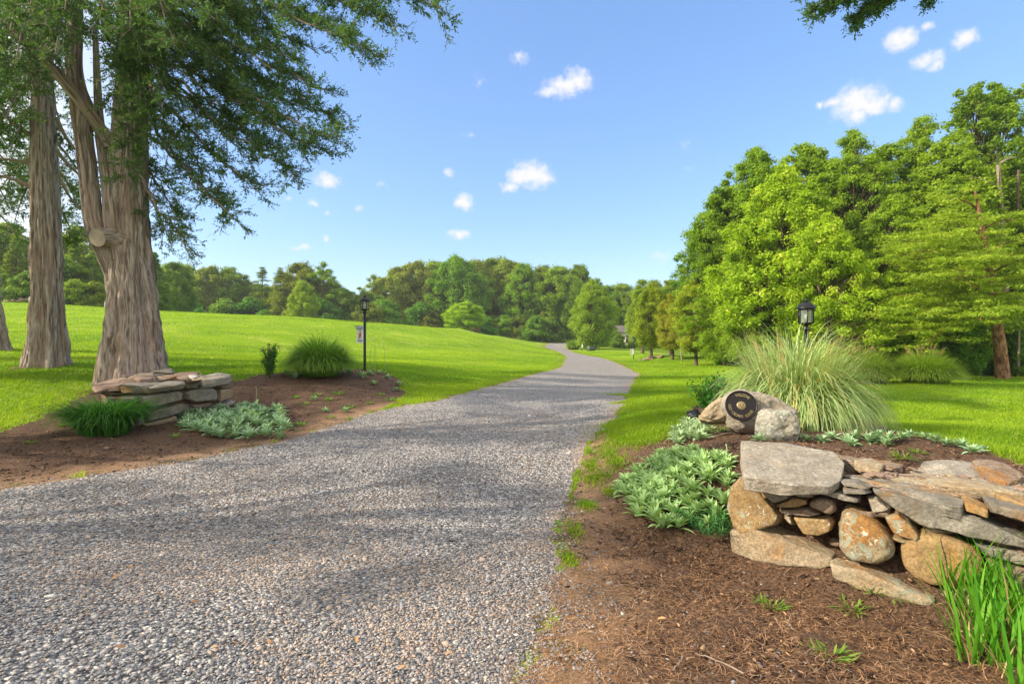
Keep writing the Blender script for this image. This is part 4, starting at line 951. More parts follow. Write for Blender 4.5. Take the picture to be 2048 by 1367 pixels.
for i, (px, py, s) in enumerate([(1520,884,.8),(1550,876,.75),(1585,880,.8),(1612,884,.8),(1640,886,.85),(1665,878,.8),(1690,886,.9),(1712,880,1.0),(1735,886,1.05),(1757,880,1.1),(1780,886,1.05),(1802,882,1.0),(1822,876,.8),(1850,878,.7),(1872,886,.9),(1890,892,.8),(1920,896,.9),(1945,906,.8),(1965,902,.6),(1700,893,.8),(1770,893,.9)]):
    put_ros(i % 4, gnd([(px, py)])[0], s, i*1.3, "green-grey lamb's ear rosette in the row behind the capstones of the right wall", "lamb's ear row behind the right wall", (.85,1.0,.9))
for i, (px, py, s) in enumerate([(575,752,1.5),(590,758,1.8),(698,748,1.6),(722,756,1.8),(738,750,1.3),(762,748,1.3),(748,770,1.3),(775,757,1.2),(798,772,1.3),(792,782,1.0),(628,800,.9),(650,824,.9),(690,824,1.0),(560,830,.9),(480,818,1.2),(470,872,1.3)]):
    put_ros(i % 4, gnd([(px, py)])[0], s, i*1.7, "small scattered lamb's ear plant on the dark mulch of the left bed", "scattered lamb's ear on the left bed", (.9,1.08,.9))
# weeds: tiny seedlings on mulch and drive edges
wd = blades_mesh('weed', 46, .05, (.03,.08), (.008,.016), (.3,1.5), (-.3,.9), 3, 'weed', 61, wbase=.4)
wspots = [(630,790),(655,800),(610,808),(700,815),(740,806),(560,812),(520,845),(600,850),(350,872),(230,868),(130,850),(60,885),(590,795),(675,788),(660,835),(700,838),(1470,858),(1500,862),(1520,868),(1535,862),(1445,862),(1290,848),(1260,868),(1225,910),(1185,905),(1200,950),(1215,948),(1190,955),(1750,1180),(1700,1215),(1790,1190),(1840,868),(1805,915),(1540,1210),(1240,930),(1170,1010),(780,800),(760,790),(1835,905),(1660,1310)]
for i, (px, py) in enumerate(wspots):
    o = wd if i == 0 else wd.copy()
    if i: COL.objects.link(o)
    p = gnd([(px, py)])[0]; setv(o, p, i*1.1, (.8 + .5*r_.random())*(1 + .08*max(0, p[1]-4)), (1,1,1))
    tag(o, 'tiny bright green weed seedling sprouting from the mulch or the edge of the drive', 'weed', 'weed seedlings')
for (px, py, rw, rh) in [(1265,790,.8,.25),(1262,803,.5,.12),(1295,850,1.0,.5),(1190,955,.22,.15),(1275,875,.55,.25),(1340,860,.4,.25),(1182,930,.12,.1),(1215,905,.2,.15),(1240,882,.3,.2),(1222,985,.12,.1),(1175,1012,.1,.1),(1150,1062,.08,.1),(1138,1120,.07,.06),(1262,846,.4,.2),(1232,925,.2,.12),(1300,880,.4,.12)]:
    c = gnd([(px, py)])[0]; r = rs(int(px*3+py)); n = int(2600*rw); x = c[0] + r.normal(size=n)*rw*.4; y = c[1] + r.normal(size=n)*rh*1.0; a = r.uniform(0, 6.28, n)
    V, F, v, h = strips(np.stack([x, y, height(x, y)], -1), np.stack([np.cos(a), np.sin(a)], -1), r.uniform(.8,1.5,n), r.uniform(0,1,n), r.uniform(.02,.06,n), np.full(n, .009), 2, rnd=r.random(n)*.9, tip=.9)
    o = mk('grass_tuft', V, F, MAT['grass'], {'v': v, 'h': h}); tag(o, 'thin ragged grass tuft creeping over the edge of the gravel drive', 'grass', 'grass tufts along the drive edge', 'stuff')
# spurge
sp_ = MB(); r = rs(71)
for k in range(30):
    a = r.uniform(0, 6.28); q = .17*math.sqrt(r.random()); top = np.array([q*1.5*math.cos(a), q*1.5*math.sin(a), r.uniform(.10,.19)]); base = top*[.5,.5,0]
    n = 26; t = np.linspace(.25, 1, n)[:,None]; P0 = base*(1-t) + top*t; aa = np.arange(n)*2.4
    V, F, v, h = strips(P0, np.stack([np.cos(aa), np.sin(aa)], -1), np.full(n, .5) + t[:,0]*.5, np.full(n, .0), np.full(n, .055), np.full(n, .0085), 3, rnd=np.clip(t[:,0] + r.normal(size=n)*.15, 0, 1), wbase=.5); sp_.add(V, F, v=v, h=h)
g_ = gnd([(1425, 1078)])[0]; tag(setv(sp_.build('spurge', MAT['spurge']), g_ + [0,.05,.01], 0, 1.05, (1,1,1)), 'dark green narrow-leaved spurge at the foot of the rusty corner stone', 'spurge')
# flowering spikes / stems of lamb's ear
def stalk(p, h, seed, label):
    r = rs(seed); P = bez((0,0,0), (.02,0,h*.6), (.05*r.normal(),.05*r.normal(),h), 8); mb = MB(); V, F, _ = tube(P, np.linspace(.008,.005,8), 6); mb.add(V, F, v=np.full(len(V), .5), h=np.zeros(len(V)))
    n = 24; t = r.uniform(.3, 1, n); C = np.array([P[min(7,int(q*7))] for q in t]); a = r.uniform(0,6.28,n)
    V, F, v, hh = strips(C, np.stack([np.cos(a), np.sin(a)], -1), np.full(n,.7), np.full(n,.2), np.full(n,.025), np.full(n,.012), 2, rnd=r.random(n)); mb.add(V, F, v=v, h=hh)
    return tag(setv(mb.build('flower_stalk', MAT['lamb']), p, 0, 1, (1.1,1.1,.9)), label, 'flower stalk')
stalk(gnd([(1452, 925)])[0], .16, 1, "lamb's ear flower stalk standing at the near left corner of the big capstone")
stalk(gnd([(512, 800)])[0], .3, 2, 'pale flower stalk right of the left stone pier')
stalk(gnd([(738, 742)])[0], .7, 3, 'thin pale stalk just right of the left lantern post')
stalk(gnd([(750, 744)])[0] , 1.0, 4, 'tall thin dark stem right of the left lantern post')
stalk(gnd([(770, 745)])[0] , .9, 5, 'outermost thin stem at the tip of the left bed')
# strap-leaved clumps
e = empty('daylily', gnd([(186, 874)])[0] + [0,.30,0], 0, 'dark green arching daylily clump in front of the left stone pier', 'daylily'); 
for k, (dx, dy) in enumerate([(-.2,-.1),(.1,.0),(-.05,-.15),(.2,-.1),(-.32,.05),(.05,.15),(-.2,.15)]):
    o = blades_mesh('leaf_fan', 190, .15, (.55,.95), (.015,.026), (1.25,1.56), (-1.4,0), 7, 'daylily', 80+k, pw=1.4, fold=.3, parent=e); o.location = (dx, dy, 0); o.color = (1,1,1,1)
e = empty('iris', gnd([(1960, 1290)])[0], 0, 'bright green sword-leaved irises at the lower right before the wall', 'iris')
for k, (px, py) in enumerate([(1905,1190),(1930,1225),(1965,1215),(2005,1205),(1990,1260),(2030,1270),(1960,1290),(2010,1330),(2060,1230),(2070,1320),(1945,1320),(2110,1280),(2040,1380),(2120,1380)]):
    c = gnd([(px, py)])[0]; h_ = 1.0 - .02*k
    o = blades_mesh('leaf_fan', 17, .07, (.26*h_,.52*h_), (.013,.023), (1.2,1.56), (.1,1.45), 8, 'iris', 100+k, pw=2.2, fold=.18, parent=e, wbase=.75, curl=.2); o.location = [float(q) for q in (c - np.array(e.location))]; o.color = (1,1,1,1)
    o = blades_mesh('dry_leaf_fan', 9, .09, (.12,.3), (.005,.009), (.8,1.5), (-.5,.9), 5, 'plume', 130+k, parent=e); o.location = [float(q) for q in (c - np.array(e.location))]
# ornamental grasses
def orn(px, Y, label, seed, n, rad, L, W, e0, e1, mat, tint, plumes=0, lean=0, pw=2.0, sag=0.0):
    e = empty('ornamental_grass', at(px, Y), 0, label, 'ornamental grass')
    o = blades_mesh('blades', n, rad, L, W, e0, e1, 10, mat, seed, pw=pw, lean=lean, parent=e, outward=.85, wbase=.7, dome=True, sag=sag); o.color = (*tint, 1)
    o = blades_mesh('inner_blades', n//3, rad*.8, (L[0]*.55, L[1]*.7), W, (1.1,1.55), (.2,1.2), 7, mat, seed+1, pw=1.3, parent=e); o.color = (*tint, 1)
    if plumes:
        r = rs(seed+2); mb = MB()
        for k in range(plumes):
            a = r.uniform(0,6.28); q = r.uniform(.1,.5)*rad*2; tp = np.array([q*math.cos(a)*1.3, q*math.sin(a)*1.3, L[1]*r.uniform(.62,.78)]); P = bez((0,0,0), tp*[.2,.2,.7], tp, 6); V, F, _ = tube(P, .004, 4); mb.add(V, F, v=np.full(len(V), .3), h=np.zeros(len(V)))
            m_ = 16; t = r.uniform(.88, 1.0, m_)[:,None]; C = P[0]*(1-t)**2 + 2*t*(1-t)*np.array(tp*[.2,.2,.7]) + t*t*tp; aa = r.uniform(0,6.28,m_)
            V, F, v, h = strips(C, np.stack([np.cos(aa), np.sin(aa)], -1), r.uniform(.9,1.5,m_), r.uniform(.3,1.2,m_), r.uniform(.06,.14,m_), np.full(m_, .010), 3, rnd=r.random(m_)); mb.add(V, F, v=v, h=h)
        mb.build('plumes', MAT['plume'], parent=e)
    return e
orn(640, 12.6, 'rounded dark green fountain grass mound left of the near lantern post', 200, 4600, .42, (.85,1.45), (.014,.023), (1.2,1.56), (-1.5,-.7), 'mis', (1.1,1.1,.9))
e = orn(1590, 7.1, 'huge arching cream-striped grass spilling over the plaque boulders', 210, 3600, .58, (1.1,2.0), (.017,.029), (1.15,1.56), (-1.5,-.9), 'mis_var', (1,1,.95), 0, .0, 1.5, -.45)
e.scale = (.80, .85, 1.12)
o = blades_mesh('seed_blades', 120, .45, (1.2,1.95), (.006,.012), (1.1,1.55), (-.6,.5), 9, 'plume', 215, pw=1.5, parent=e)
orn(1850, 17.2, 'round green maiden grass with tan plumes on the right lawn', 220, 4000, .58, (1.0,1.6), (.018,.030), (1.2,1.56), (-1.5,-.7), 'mis', (2.1,1.6,1.2), 18)
orn(1728, 17.6, 'maiden grass with tan plumes half hidden behind the striped grass', 230, 3800, .58, (1.0,1.65), (.018,.030), (1.2,1.56), (-1.5,-.7), 'mis', (2.0,1.5,1.2), 16)
orn(1147, 84, 'pale grass clump at the right edge of the drive near the forest', 240, 900, .8, (1.6,2.6), (.05,.09), (.9,1.5), (-1.2,-.2), 'mis', (1.8,1.4,1.6))
# thin shrubs
def shrub(p, h, w, n, label, seed, mat='daylily', size=.05, tint=(1,1,1)):
    e = empty('shrub', p, 0, label, 'shrub'); r = rs(seed); mb = MB(); mw = MB()
    for k in range(n):
        a = r.uniform(0,6.28); tp = np.array([w*r.random()*math.cos(a), w*r.random()*math.sin(a), h*r.uniform(.45,1)]); P = bez((0,0,0), tp*[.3,.3,.7], tp, 8); V, F, uv = tube(P, np.linspace(.012,.004,8), 5); mw.add(V, F, barkmap=uv)
        m_ = 60; t = r.uniform(.15, 1, m_)[:,None]; C = (P[0]*(1-t)**2 + 2*t*(1-t)*(tp*[.3,.3,.7]) + t*t*tp) + r.normal(size=(m_,3))*.05*w/.35
        V, F = leaves(C, r.normal(size=(m_,3)) + [0,0,.6], r.uniform(.6,1.3,m_)*size, .45, seed+k); mb.add(V, F, v=np.repeat(r.random(m_), 4), h=np.zeros(m_*4))
    mw.build('stems', MAT['bark'], parent=e); o = mb.build('foliage', MAT[mat], parent=e); o.color = (*tint, 1); return e
shrub(at(540, 11.9), .85, .28, 34, 'slim dark feathery shrub left of the fountain grass mound', 300, size=.05, tint=(.8,.9,.8))
shrub(pix(1425, 800, 7.6)*[1,1,0] + [0,0,hz(*pix(1425,800,7.6)[:2])], .62, .36, 46, 'dark green low shrub behind the smooth tan boulder', 310, size=.06, tint=(.75,.9,.8))

# ============================================================ trees
def crown_leaves(mb, cent, rad, per, size, flat, r, upb=.7, asp=.6, seed=0, shell=2.2):
    n = len(cent); m_ = per; d = norm(r.normal(size=(n, m_, 3))); q = r.random((n, m_, 1))**(1/shell)
    # lumpy clumps with thin edges
    C = cent[:,None] + d*q*rad[:,None,None]*np.array([1,1,flat])*(1 + .35*r.normal(size=(n,m_,1))*.5)
    Nn = d*.8 + np.array([0,0,upb]) + r.normal(size=(n,m_,3))*.55
    s = size*r.uniform(.6, 1.35, n*m_)
    V, F = leaves(C.reshape(-1,3), Nn.reshape(-1,3), s, asp, seed)
    v = np.clip(.55*r.random((n, m_)) + .45*r.random((n,1)), 0, 1).ravel()
    mb.add(V, F, v=np.repeat(v, 4), h=np.zeros(len(v)*4))
def profile(kind, t):
    if kind == 'round': return np.clip(np.sin(math.pi*np.clip(t*.93+.06, 0, 1)**.85), 0, 1)**.55
    if kind == 'tall': return np.clip(np.sin(math.pi*np.clip(t*.95+.05, 0, 1)**.7), 0, 1)**.6
    if kind == 'cone': return np.clip((1.02-t), 0, 1)**.75*np.clip(t*6+.25, 0, 1)
    if kind == 'pine': return np.clip(1.05-t, 0, 1)**.5*(.55+.45*np.sin(t*19)**2)
    return np.ones_like(t)
def make_tree(kind, H, R, cb, ncl, per, size, seed, mat='leaf', tr=.2, flat=.7, rcl=.3, lump=.3, bark='bark', asp=.6, lean=(0,0), limbs=.6, shell=2.2, inner=.35, tn=8):
    "tree of height H, crown radius R, crown base at cb*H; returns its Empty with a trunk and a crown"
    r = rs(seed); e = empty('tree', (0,0,0)); t = r.random(ncl)**.9; a = r.uniform(0, 2*math.pi, ncl)
    lumpf = 1 + lump*vnoise(np.stack([np.cos(a)*1.2, np.sin(a)*1.2, t*3], -1), 1.5, seed, 2)
    rr = R*profile(kind, t)*lumpf*np.sqrt(r.uniform(inner, 1, ncl)); zz = H*(cb + (1-cb)*t)*(1 + .025*r.normal(size=ncl)*(t > .6))
    zz = np.minimum(zz, H*1.03); rc = R*rcl*r.uniform(.65, 1.25, ncl)*(.75 if kind in ('cone',) else 1)*(1-.35*t)
    rr = np.maximum(rr - rc*.6, 0)
    cent = np.stack([rr*np.cos(a) + lean[0]*zz/H, rr*np.sin(a) + lean[1]*zz/H, zz - rc*flat*.6], -1)
    mb = MB(); crown_leaves(mb, cent, rc, per, size, flat, r, asp=asp, seed=seed, shell=shell)
    mw = MB(); top = np.array([lean[0], lean[1], H*.93]); ctl = np.array([r.normal()*.03*H, r.normal()*.03*H, H*.5])
    P = bez((0,0,-.3), ctl, top, 12); rad_ = tr*(1 - .85*np.linspace(0,1,12)**1.2); rad_[0] *= 1.5; rad_[1] *= 1.05
    V, F, uv = tube(P, rad_, tn); mw.add(V, F, barkmap=uv)
    for c, q in zip(cent, t):
        if r.random() > limbs: continue
        z0 = max(c[2] - (.10+.15*r.random())*H, cb*H*.7); k = np.clip(z0/(H*.93), 0, 1); b0 = (1-k)**2*P[0]*0 + 2*k*(1-k)*ctl + k*k*top; b0 = np.array([b0[0], b0[1], z0])
        LP = bez(b0, (b0*.5 + c*.5) + [0,0,.03*H*r.random()], c, 5); V, F, uv = tube(LP, tr*.3*(1-.5*k)*np.linspace(1,.25,5), 5); mw.add(V, F, barkmap=uv)
    mw.build('trunk', MAT[bark], smooth=True, parent=e); mb.build('crown', MAT[mat], parent=e)
    return e
PROTO = {}
USED = set()
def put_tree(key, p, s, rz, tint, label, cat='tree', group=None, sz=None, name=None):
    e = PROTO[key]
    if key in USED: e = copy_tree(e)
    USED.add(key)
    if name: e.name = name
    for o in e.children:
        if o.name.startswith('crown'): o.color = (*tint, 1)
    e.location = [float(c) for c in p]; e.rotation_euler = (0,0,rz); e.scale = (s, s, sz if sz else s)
    for k in ('label', 'category', 'group'):
        if k in e: del e[k]
    return tag(e, label, cat, group)
# distant kinds (seen at 70 m and more)
PROTO['oak'] = make_tree('round', 18, 8.2, .10, 170, 260, .42, 1, 'leaf', .32, .85, .22, lump=.12, bark='bark_far', tn=6)
PROTO['oak2'] = make_tree('round', 19, 6.6, .12, 150, 250, .42, 2, 'leaf', .3, .95, .24, lump=.15, bark='bark_far', tn=6)
PROTO['open'] = make_tree('tall', 19, 5.5, .3, 46, 170, .36, 3, 'leaf', .28, .6, .26, lump=.5, bark='bark_far', tn=6)
PROTO['farpine'] = make_tree('pine', 18, 4.2, .42, 60, 130, .34, 4, 'pine_leaf', .25, .3, .34, bark='bark_far', asp=.25, tn=6)
PROTO['farcone'] = make_tree('cone', 13, 3.8, .04, 90, 150, .34, 5, 'pine_leaf', .2, .5, .3, bark='bark_far', asp=.35, tn=6)
PROTO['bush'] = make_tree('round', 5, 3.4, .02, 55, 200, .34, 6, 'leaf', .12, .7, .34, bark='bark_far', tn=5)
r = rs(900)
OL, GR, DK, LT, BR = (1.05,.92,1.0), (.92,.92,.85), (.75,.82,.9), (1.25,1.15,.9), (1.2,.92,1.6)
def wave(lst, Y, key_default, label, group, jy=4):
    for i, it in enumerate(lst):
        px, top = it[0], it[1]; key = it[2] if len(it) > 2 else key_default; tint = it[3] if len(it) > 3 else GR; y = (it[4] if len(it) > 4 else Y + r.uniform(-jy, jy))
        lab = it[5] if len(it) > 5 else label
        p = at(px, y); H = 1.55 + (HOR-top)/FPX*y - p[2]; H0 = {'oak':18,'oak2':19,'open':19,'farpine':18,'farcone':13,'bush':5}[key]
        s = H/H0; sx = s*(1.0 if key in ('oak2','farpine','farcone','open') else 1.0); tn_ = tuple(c*r.uniform(.9,1.1) for c in tint)
        put_tree(key, p - [0,0,.2], sx, r.uniform(0,6.28), tn_, lab, 'tree', None if len(it) > 5 else group, name={'oak':'oak_tree','oak2':'oak_tree','open':'leafy_tree','farpine':'pine_tree','farcone':'conifer_tree','bush':'bush'}[key])
gl, gc, gr_ = 'woods behind the field, left of the lantern post', 'tall woods behind the field, centre', 'woods right of the end of the drive'
wave([(330,532),(372,529,'oak2'),(418,530,'oak',OL),(458,534,'oak2',GR),(492,545,'open'),(600,524,'oak',OL),(690,575,'oak'),(715,592,'oak2',DK),(475,590,'farcone',(.8,.7,.8)),(395,585,'oak',DK),(345,545,'oak2'),(430,550,'oak2',OL),(480,560,'oak'),(510,565,'oak',GR),(535,570,'oak',OL),(575,565,'oak'),(620,560,'oak2',OL),(665,560,'oak'),(700,590,'oak'),(730,580,'oak',DK),(755,590,'oak'),(625,590,'oak',DK),(560,585,'oak2',DK),(440,600,'bush',DK),(565,590,'oak',DK),(640,590,'oak2',GR),(350,595,'oak',DK)], 112, 'oak', 'leafy tree in the far woods between the big cedar and the near lantern post', gl)
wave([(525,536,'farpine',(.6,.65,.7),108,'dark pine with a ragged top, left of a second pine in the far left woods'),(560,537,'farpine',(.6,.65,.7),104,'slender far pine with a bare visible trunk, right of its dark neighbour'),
      (648,519,'open',GR,106,'airy tall tree with see-through crown in the woods left of the near lantern'),(605,560,'oak2',LT,92,'yellow-green tree glowing in front of the far left woods'),(747,545,'open',OL,118,'narrow lone treetop rising in the gap above the near lantern')], 110, 'oak', '', gl)
wave([(795,532,'oak',BR),(830,520,'oak',BR),(872,520,'oak',OL),(915,511,'oak',GR),(955,520,'oak2',OL),(985,515,'oak',OL),(1020,517,'oak',OL),(1048,528,'oak2'),(1085,531,'oak2'),(1118,530,'oak',GR),(1158,530,'oak2',GR),(780,585,'oak',BR),(815,600,'bush',BR),(842,575,'oak2',OL),(880,590,'oak',GR),
      (900,560,'oak2',OL),(990,575,'oak2',GR),(1010,600,'oak',GR),(1040,585,'oak2',GR),(960,600,'oak2',OL),(1070,600,'oak2',DK),(1110,590,'oak2',DK),(1050,610,'oak',DK)], 128, 'oak', 'tall leafy tree in the dense woods left of where the drive disappears', gc, 6)
wave([(1086,622,'oak2',BR,118,'small tree with rusty top beside the end of the drive')], 110, 'oak', '', gc)
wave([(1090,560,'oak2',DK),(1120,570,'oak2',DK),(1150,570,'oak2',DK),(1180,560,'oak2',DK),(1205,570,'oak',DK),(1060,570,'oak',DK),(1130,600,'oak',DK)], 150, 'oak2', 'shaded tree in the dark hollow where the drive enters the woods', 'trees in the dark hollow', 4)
wave([(1155,560,'oak2',GR),(1195,552,'open',GR),(1215,570,'oak'),(1245,565,'oak',GR),(1275,575,'oak2',GR),(1235,600,'oak',GR),(1310,560,'oak2',GR),(1345,560,'oak2',GR),(1380,560,'oak',GR),(1420,560,'oak2',GR)], 118, 'oak', 'leafy tree in the woods right of the end of the drive, behind the house', gr_, 3)
p = at(930, 100); put_tree('oak', p - [0,0,.2], .56, 1.0, (1.5,1.45,.9), 'rounded bright green tree standing alone before the central woods', sz=(1.55+(HOR-601)/FPX*100-p[2])/18, name='round_tree')
# low growth along the foot of the far woods, left to right
for i, px in enumerate(list(range(330, 780, 24)) + list(range(780, 1120, 26))):
    Y = 104 if px < 780 else 116; p = at(px + r.uniform(-8,8), Y + r.uniform(-4, 4)); s = r.uniform(.7, 1.5)
    put_tree('bush', p - [0,0,.4], s*1.1, r.uniform(0,6.28), (.75*r.uniform(.7,1.3), .85*r.uniform(.8,1.2), .95), 'low shady bush at the foot of the far woods beyond the field', 'bush', 'bushes at the foot of the far woods', name='bush')
# left side, seen between the cedar trunks
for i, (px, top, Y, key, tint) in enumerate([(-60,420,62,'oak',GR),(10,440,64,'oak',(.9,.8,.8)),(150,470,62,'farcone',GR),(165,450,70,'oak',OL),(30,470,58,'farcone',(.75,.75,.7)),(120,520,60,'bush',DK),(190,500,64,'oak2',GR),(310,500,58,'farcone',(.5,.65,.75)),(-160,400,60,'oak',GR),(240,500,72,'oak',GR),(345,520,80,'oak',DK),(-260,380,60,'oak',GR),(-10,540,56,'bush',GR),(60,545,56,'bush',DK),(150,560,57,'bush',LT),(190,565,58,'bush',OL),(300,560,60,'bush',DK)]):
    p = at(px, Y); H = 1.55 + (HOR-top)/FPX*Y - p[2]; H0 = {'oak':18,'oak2':19,'farcone':13,'bush':5}[key]
    put_tree(key, p - [0,0,.3], H/H0*(1.0 if key != 'bush' else 1.1), r.uniform(0,6.28), tint, 'green tree at the far left edge of the field, seen between the cedar trunks', 'tree', 'trees seen between the cedar trunks', name='bush' if key == 'bush' else 'leafy_tree')

# mid-distance trees right of the drive
PROTO['midcedar'] = make_tree('round', 6.6, 2.0, .2, 220, 190, .14, 11, 'pine_leaf', .14, .7, .26, asp=.35, inner=.5)
PROTO['midtree'] = make_tree('round', 9, 3.2, .10, 260, 170, .2, 12, 'leaf', .16, .75, .28)
p = at(1184, 82); put_tree('midtree', p, (1.55+(HOR-563)/FPX*82-p[2])/9, 1, (1.1,1.05,.9), 'bright full tree right of the drive above the green utility box', name='leafy_tree')
p = at(1208, 98); put_tree('midtree', p, (1.55+(HOR-575)/FPX*98-p[2])/9*.8, 2, (1.05,1.0,.9), 'full green tree left of the house, behind the tree over the utility box', name='leafy_tree')
p = at(1292, 92); put_tree('midtree', p, (1.55+(HOR-572)/FPX*92-p[2])/9*.8, 4, (1.0,1.0,.9), 'full green tree right of the house, left of the bushy cedar', name='leafy_tree')
p = at(1303, 44); put_tree('midcedar', p, (1.55+(HOR-570)/FPX*44-p[2])/6.6*1.0, 0, (1.05,1.0,.7), 'cedar with bushy crown standing behind the distant white banner', 'cedar', name='cedar_tree')
p = at(1345, 40); put_tree('midcedar', p, (1.55+(HOR-590)/FPX*40-p[2])/6.6, 2, (1.2,.95,.8), 'brownish-green cedar with a pale leaning stem, second from the stone pile', 'cedar', name='cedar_tree')
p = at(1392, 33); put_tree('midcedar', p, (1.55+(HOR-560)/FPX*33-p[2])/6.6, 4, (1.2,1.1,.8), 'reddish-trunked cedar at the left end of the right-hand woods', 'cedar', name='cedar_tree')
p = at(1285, 70); put_tree('midcedar', p, (1.55+(HOR-555)/FPX*70-p[2])/6.6*.95, 1, (.95,1.0,.8), 'taller pointed conifer behind the bushy cedar', 'conifer', name='conifer_tree')
p = at(1340, 62); put_tree('midcedar', p, (1.55+(HOR-548)/FPX*62-p[2])/6.6*.9, 3, (.9,.95,.8), 'dark pointed conifer left of the right-hand woods', 'conifer', name='conifer_tree')
V, F = tube(bez((.0,0,-.1),(-.06,0,1.2),(-.35,0,2.6), 6), [.07,.06,.05,.05,.04,.03], 8)[:2]; e = mk('leaning_stem', V, F, MAT['dead']); move(e, at(1364, 38)); tag(e, 'pale thin leaning stem between the two right cedars', 'dead stem')
for i, (px, Y, s) in enumerate([(1200,92,.35),(1218,90,.4),(1238,88,.5),(1262,90,.3),(1430,55,.5),(1460,50,.55)]):
    put_tree('bush', at(px, Y) - [0,0,.1], s, i, (.8,.85,.7), ['low round bush left of the house front','second low bush before the house','largest dark bush before the house','low bush right of the house steps','bush in the shade right of the cedars','bush under the left edge of the right-hand woods'][i], 'bush', name='bush')

# right-hand woods
PROTO['tulip'] = make_tree('tall', 12, 3.9, .15, 420, 170, .17, 21, 'leaf_tip', .2, .8, .17, lump=.4, inner=.12, shell=1.8)
PROTO['maple'] = make_tree('round', 14, 4.5, .12, 460, 165, .18, 22, 'leaf', .22, .7, .16, lump=.4, inner=.12, shell=1.8)
PROTO['locust'] = make_tree('tall', 15, 4.0, 2*.15, 320, 150, .17, 23, 'leaf', .2, .62, .16, lump=.55, asp=.4, inner=.15, shell=1.7)
PROTO['under'] = make_tree('round', 5.5, 2.6, .05, 100, 260, .18, 24, 'leaf', .08, .75, .3)
PROTO['poplar'] = make_tree('tall', 17, 2.6, .30, 230, 130, .17, 25, 'leaf', .18, .95, .18, lump=.6, inner=.15, shell=1.7)
H0s = {'tulip':12,'maple':14,'locust':15,'under':5.5,'poplar':17}
NM = {'tulip':'tulip_tree','maple':'maple_tree','locust':'locust_tree','under':'understory_tree','poplar':'poplar_tree'}
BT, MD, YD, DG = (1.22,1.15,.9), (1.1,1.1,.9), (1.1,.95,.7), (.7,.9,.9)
RW = [(1565,335,27,'tulip',BT,'bright tree with pale leaf tips, tallest of the pale-tipped pair'),(1655,428,24,'tulip',(1.3,1.2,.95),'bright pale-tipped tree directly behind the near right lantern'),
      (1515,298,33,'maple',(.95,1.0,.8),'darker airy tree leaning out over the left end of the woods'),(1462,392,34,'maple',(.8,.85,.7),'darker tree low on the left shoulder of the woods'),
      (1448,520,30,'maple',(1.1,1.1,.8),'bright low-branching tree at the left foot of the right-hand woods'),(1500,455,27,'maple',(1.15,1.15,.85),'bright leafy tree between the left foot and the lantern'),
      (1620,290,34,'maple',MD,'broad tree behind the tallest pale-tipped tree'),
      (1705,268,32,'locust',MD,'feathery tree with a pointed crown near the middle of the skyline'),(1760,300,33,'maple',(.9,.95,.75),'dense tree behind the feathery middle tree'),
      (1840,245,32,'locust',(1.05,1.05,.8),'feathery tree forming the high middle of the skyline'),(1905,290,30,'maple',(1.15,1.1,.85),'bright tree just left of the tallest poplar'),
      (1945,170,33,'poplar',(.8,.85,.8),'tallest open-topped poplar left spire in the right-hand woods'),(2000,165,33,'poplar',(.9,.95,.8),'tallest open-topped poplar right spire near the frame edge'),
      (2060,300,31,'maple',(1.05,1.05,.8),'bright tree at the right edge of the picture'),(2130,240,31,'maple',MD,'tree just beyond the right edge'),(1780,395,27,'maple',(1.1,1.08,.85),'low bright tree above the layered pine, left side'),
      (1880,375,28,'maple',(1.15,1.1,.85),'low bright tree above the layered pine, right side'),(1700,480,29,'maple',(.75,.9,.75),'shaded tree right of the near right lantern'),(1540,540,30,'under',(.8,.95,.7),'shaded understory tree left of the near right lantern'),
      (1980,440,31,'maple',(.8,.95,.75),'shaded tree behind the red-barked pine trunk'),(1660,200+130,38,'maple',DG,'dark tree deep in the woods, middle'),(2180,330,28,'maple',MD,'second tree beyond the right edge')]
for i, (px, top, Y, key, tint, lab) in enumerate(RW):
    p = at(px, Y); H = 1.55 + (HOR-top)/FPX*Y - p[2]; put_tree(key, p - [0,0,.2], H/H0s[key], i*1.7+.4, tint, lab, 'tree', name=NM[key])
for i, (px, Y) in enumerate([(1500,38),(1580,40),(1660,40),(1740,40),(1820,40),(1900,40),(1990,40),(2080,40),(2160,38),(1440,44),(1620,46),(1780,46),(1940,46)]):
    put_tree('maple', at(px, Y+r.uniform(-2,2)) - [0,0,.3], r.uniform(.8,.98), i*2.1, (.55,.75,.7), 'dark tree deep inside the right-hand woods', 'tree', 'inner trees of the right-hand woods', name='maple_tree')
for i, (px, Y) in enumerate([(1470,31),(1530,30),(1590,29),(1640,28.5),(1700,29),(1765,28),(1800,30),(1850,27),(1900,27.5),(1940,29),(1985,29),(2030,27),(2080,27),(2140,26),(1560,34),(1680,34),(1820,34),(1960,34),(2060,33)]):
    put_tree('under', at(px, Y) - [0,0,.2], r.uniform(.45,.9), i*1.3, (.6*r.uniform(.8,1.2),.85*r.uniform(.85,1.1),.7), 'low leafy sapling in the shade at the edge of the right-hand woods', 'sapling', 'saplings along the woods edge', name='sapling')
